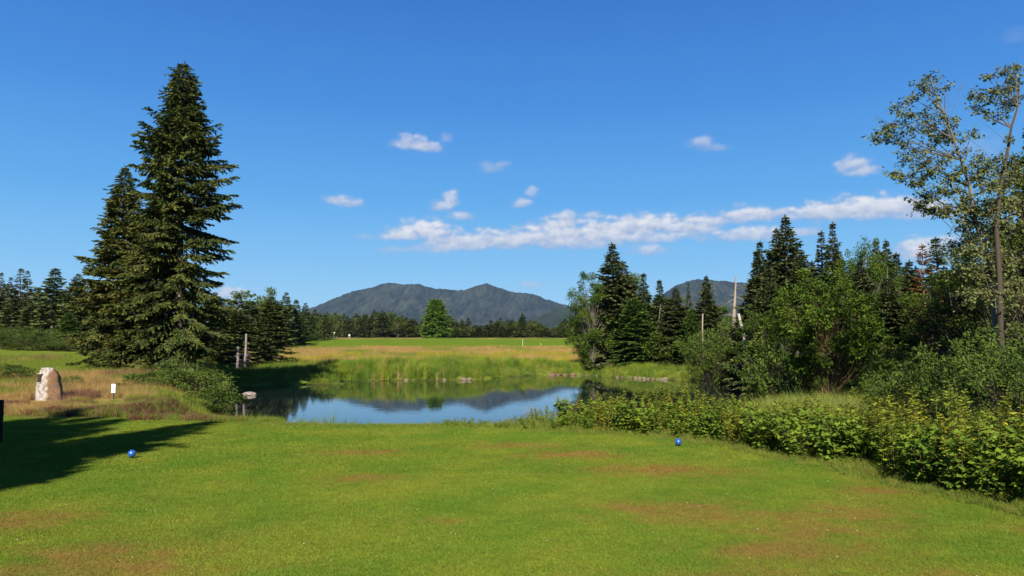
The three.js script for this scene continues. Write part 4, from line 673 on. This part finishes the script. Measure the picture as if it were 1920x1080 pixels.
{ // stones along the shore
  const R = rng(701), G = 'stones along the far pond shore', grey = [.14, .125, .105], tan = [.19, .15, .1], red = [.12, .075, .048];
  const row = [[1033, 702, .5, red], [1046, 701, .35, red], [1060, 703, .45, red], [1076, 703, .4, red], [1090, 704, .35, tan], [1104, 702, .4, red], [1120, 704, .3, tan]];
  for (let px = 1160; px < 1256; px += 8) row.push([px, 707 + (R() - .5) * 2.5, .22 + R() * .16, R() < .7 ? tan : grey]);
  row.push([762, 713, .22, tan], [776, 714, .18, red], [820, 713, .25, red], [834, 714, .3, tan], [868, 711, .35, grey], [880, 709, .4, grey]);
  const gs = [0, 1, 2, 3].map((k) => stoneColours(rockGeo(k * 4.7 + 1, 1, .7, .9, .3, 2), k * 3, tan, grey, [.16, .12, .09]));
  const gr = [0, 1].map((k) => stoneColours(rockGeo(k * 6.7 + 2, 1, .7, .9, .3, 2), k * 5, red, tan, [.14, .08, .06]));
  for (const [px, py, s, c] of row) {
    const d = ray(px, py), t = (WATER + .05 - EYE) / d[1]; let x = d[0] * t, D = -d[2] * t;
    for (let k = 0; k < 60 && pondDistance(x, D) < .05; k++) { D += .25; x = d[0] / -d[2] * D; }
    for (let k = 0; k < 60 && pondDistance(x, D) > .35; k++) { D -= .25; x = d[0] / -d[2] * D; }
    const m = new THREE.Mesh(c === red ? gr[Math.floor(R() * 2)] : gs[Math.floor(R() * 4)], stoneM); m.position.set(x, WATER + s * .06, -D); m.scale.set(s * (.6 + .4 * R()), s * (.5 + .35 * R()), s * .7); m.rotation.y = R() * 6;
    add(tag(m, c === red ? 'reddish brown stone at the far shore' : c === grey ? 'grey stone in the far shore edging' : 'tan stone in the far shore edging', 'stone', c === red ? 'reddish shore stones' : G), 'shore_stone');
  }
  const d = ray(468, 741), t = (WATER - EYE) / d[1], m = new THREE.Mesh(stoneColours(rockGeo(31, .36, .15, .3, .18, 3), 9, [.26, .23, .2], [.2, .17, .15], [.12, .1, .09]), stoneM);
  m.position.set(d[0] * t, WATER + .06, d[2] * t); add(tag(m, 'smooth rounded rock sticking out of the dark water near the left shore', 'rock'), 'pond_rock');
}
{ // far golf furniture
  const white = new THREE.MeshStandardMaterial({ color: new THREE.Color().setRGB(.55, .55, .53), roughness: .7 });
  const mk = (name, label, cat, px, py, D, build) => { const [x] = at(px, py, D), o = new THREE.Group(); build(o); o.position.set(x, ground(x, D) - .02, -D); add(tag(o, label, cat), name); };
  mk('distance_post', 'white distance post on the fairway edge, right of the lone pine', 'post', 980, 640, 170, (o) => { part(o, 'post', new THREE.CylinderGeometry(.035, .035, 1.5, 10).translate(0, .75, 0), white); part(o, 'post_cap', new THREE.ConeGeometry(.037, .08, 10).translate(0, 1.54, 0), white); });
  mk('distance_post', 'shorter white post farther right on the fairway edge', 'post', 1014, 641, 165, (o) => { part(o, 'post', new THREE.CylinderGeometry(.03, .03, .9, 10).translate(0, .45, 0), white); part(o, 'post_cap', new THREE.ConeGeometry(.032, .06, 10).translate(0, .93, 0), white); });
  mk('golf_flag', 'pale flag on a thin pin before the far trees', 'flag', 626, 630, 270, (o) => { part(o, 'pin', new THREE.CylinderGeometry(.03, .03, 2.2, 8).translate(0, 1.1, 0), white); const f = new THREE.BoxGeometry(.4, .3, .02, 6, 1, 1), p = f.attributes.position; for (let i = 0; i < p.count; i++) p.setZ(i, p.getZ(i) + Math.sin(p.getX(i) * 8) * .05); part(o, 'flag_cloth', f.translate(.22, 2, 0), white); });
  mk('golf_board', 'white board standing before the dark far trees', 'sign', 655, 630, 275, (o) => { part(o, 'board', new THREE.BoxGeometry(.6, .55, .06).translate(0, 1.1, 0), white); for (const s of [-.22, .22]) part(o, 'leg', new THREE.CylinderGeometry(.04, .04, .9, 8).translate(s, .42, -.02), white); });
}
let tris = 0; const seen = new Set(); scene.traverse((o) => { if (o.isMesh && !seen.has(o.geometry)) { seen.add(o.geometry); tris += o.geometry.index ? o.geometry.index.count / 3 : o.geometry.attributes.position.count / 3; } }); console.log('done', tris);
renderer.render(scene, camera);
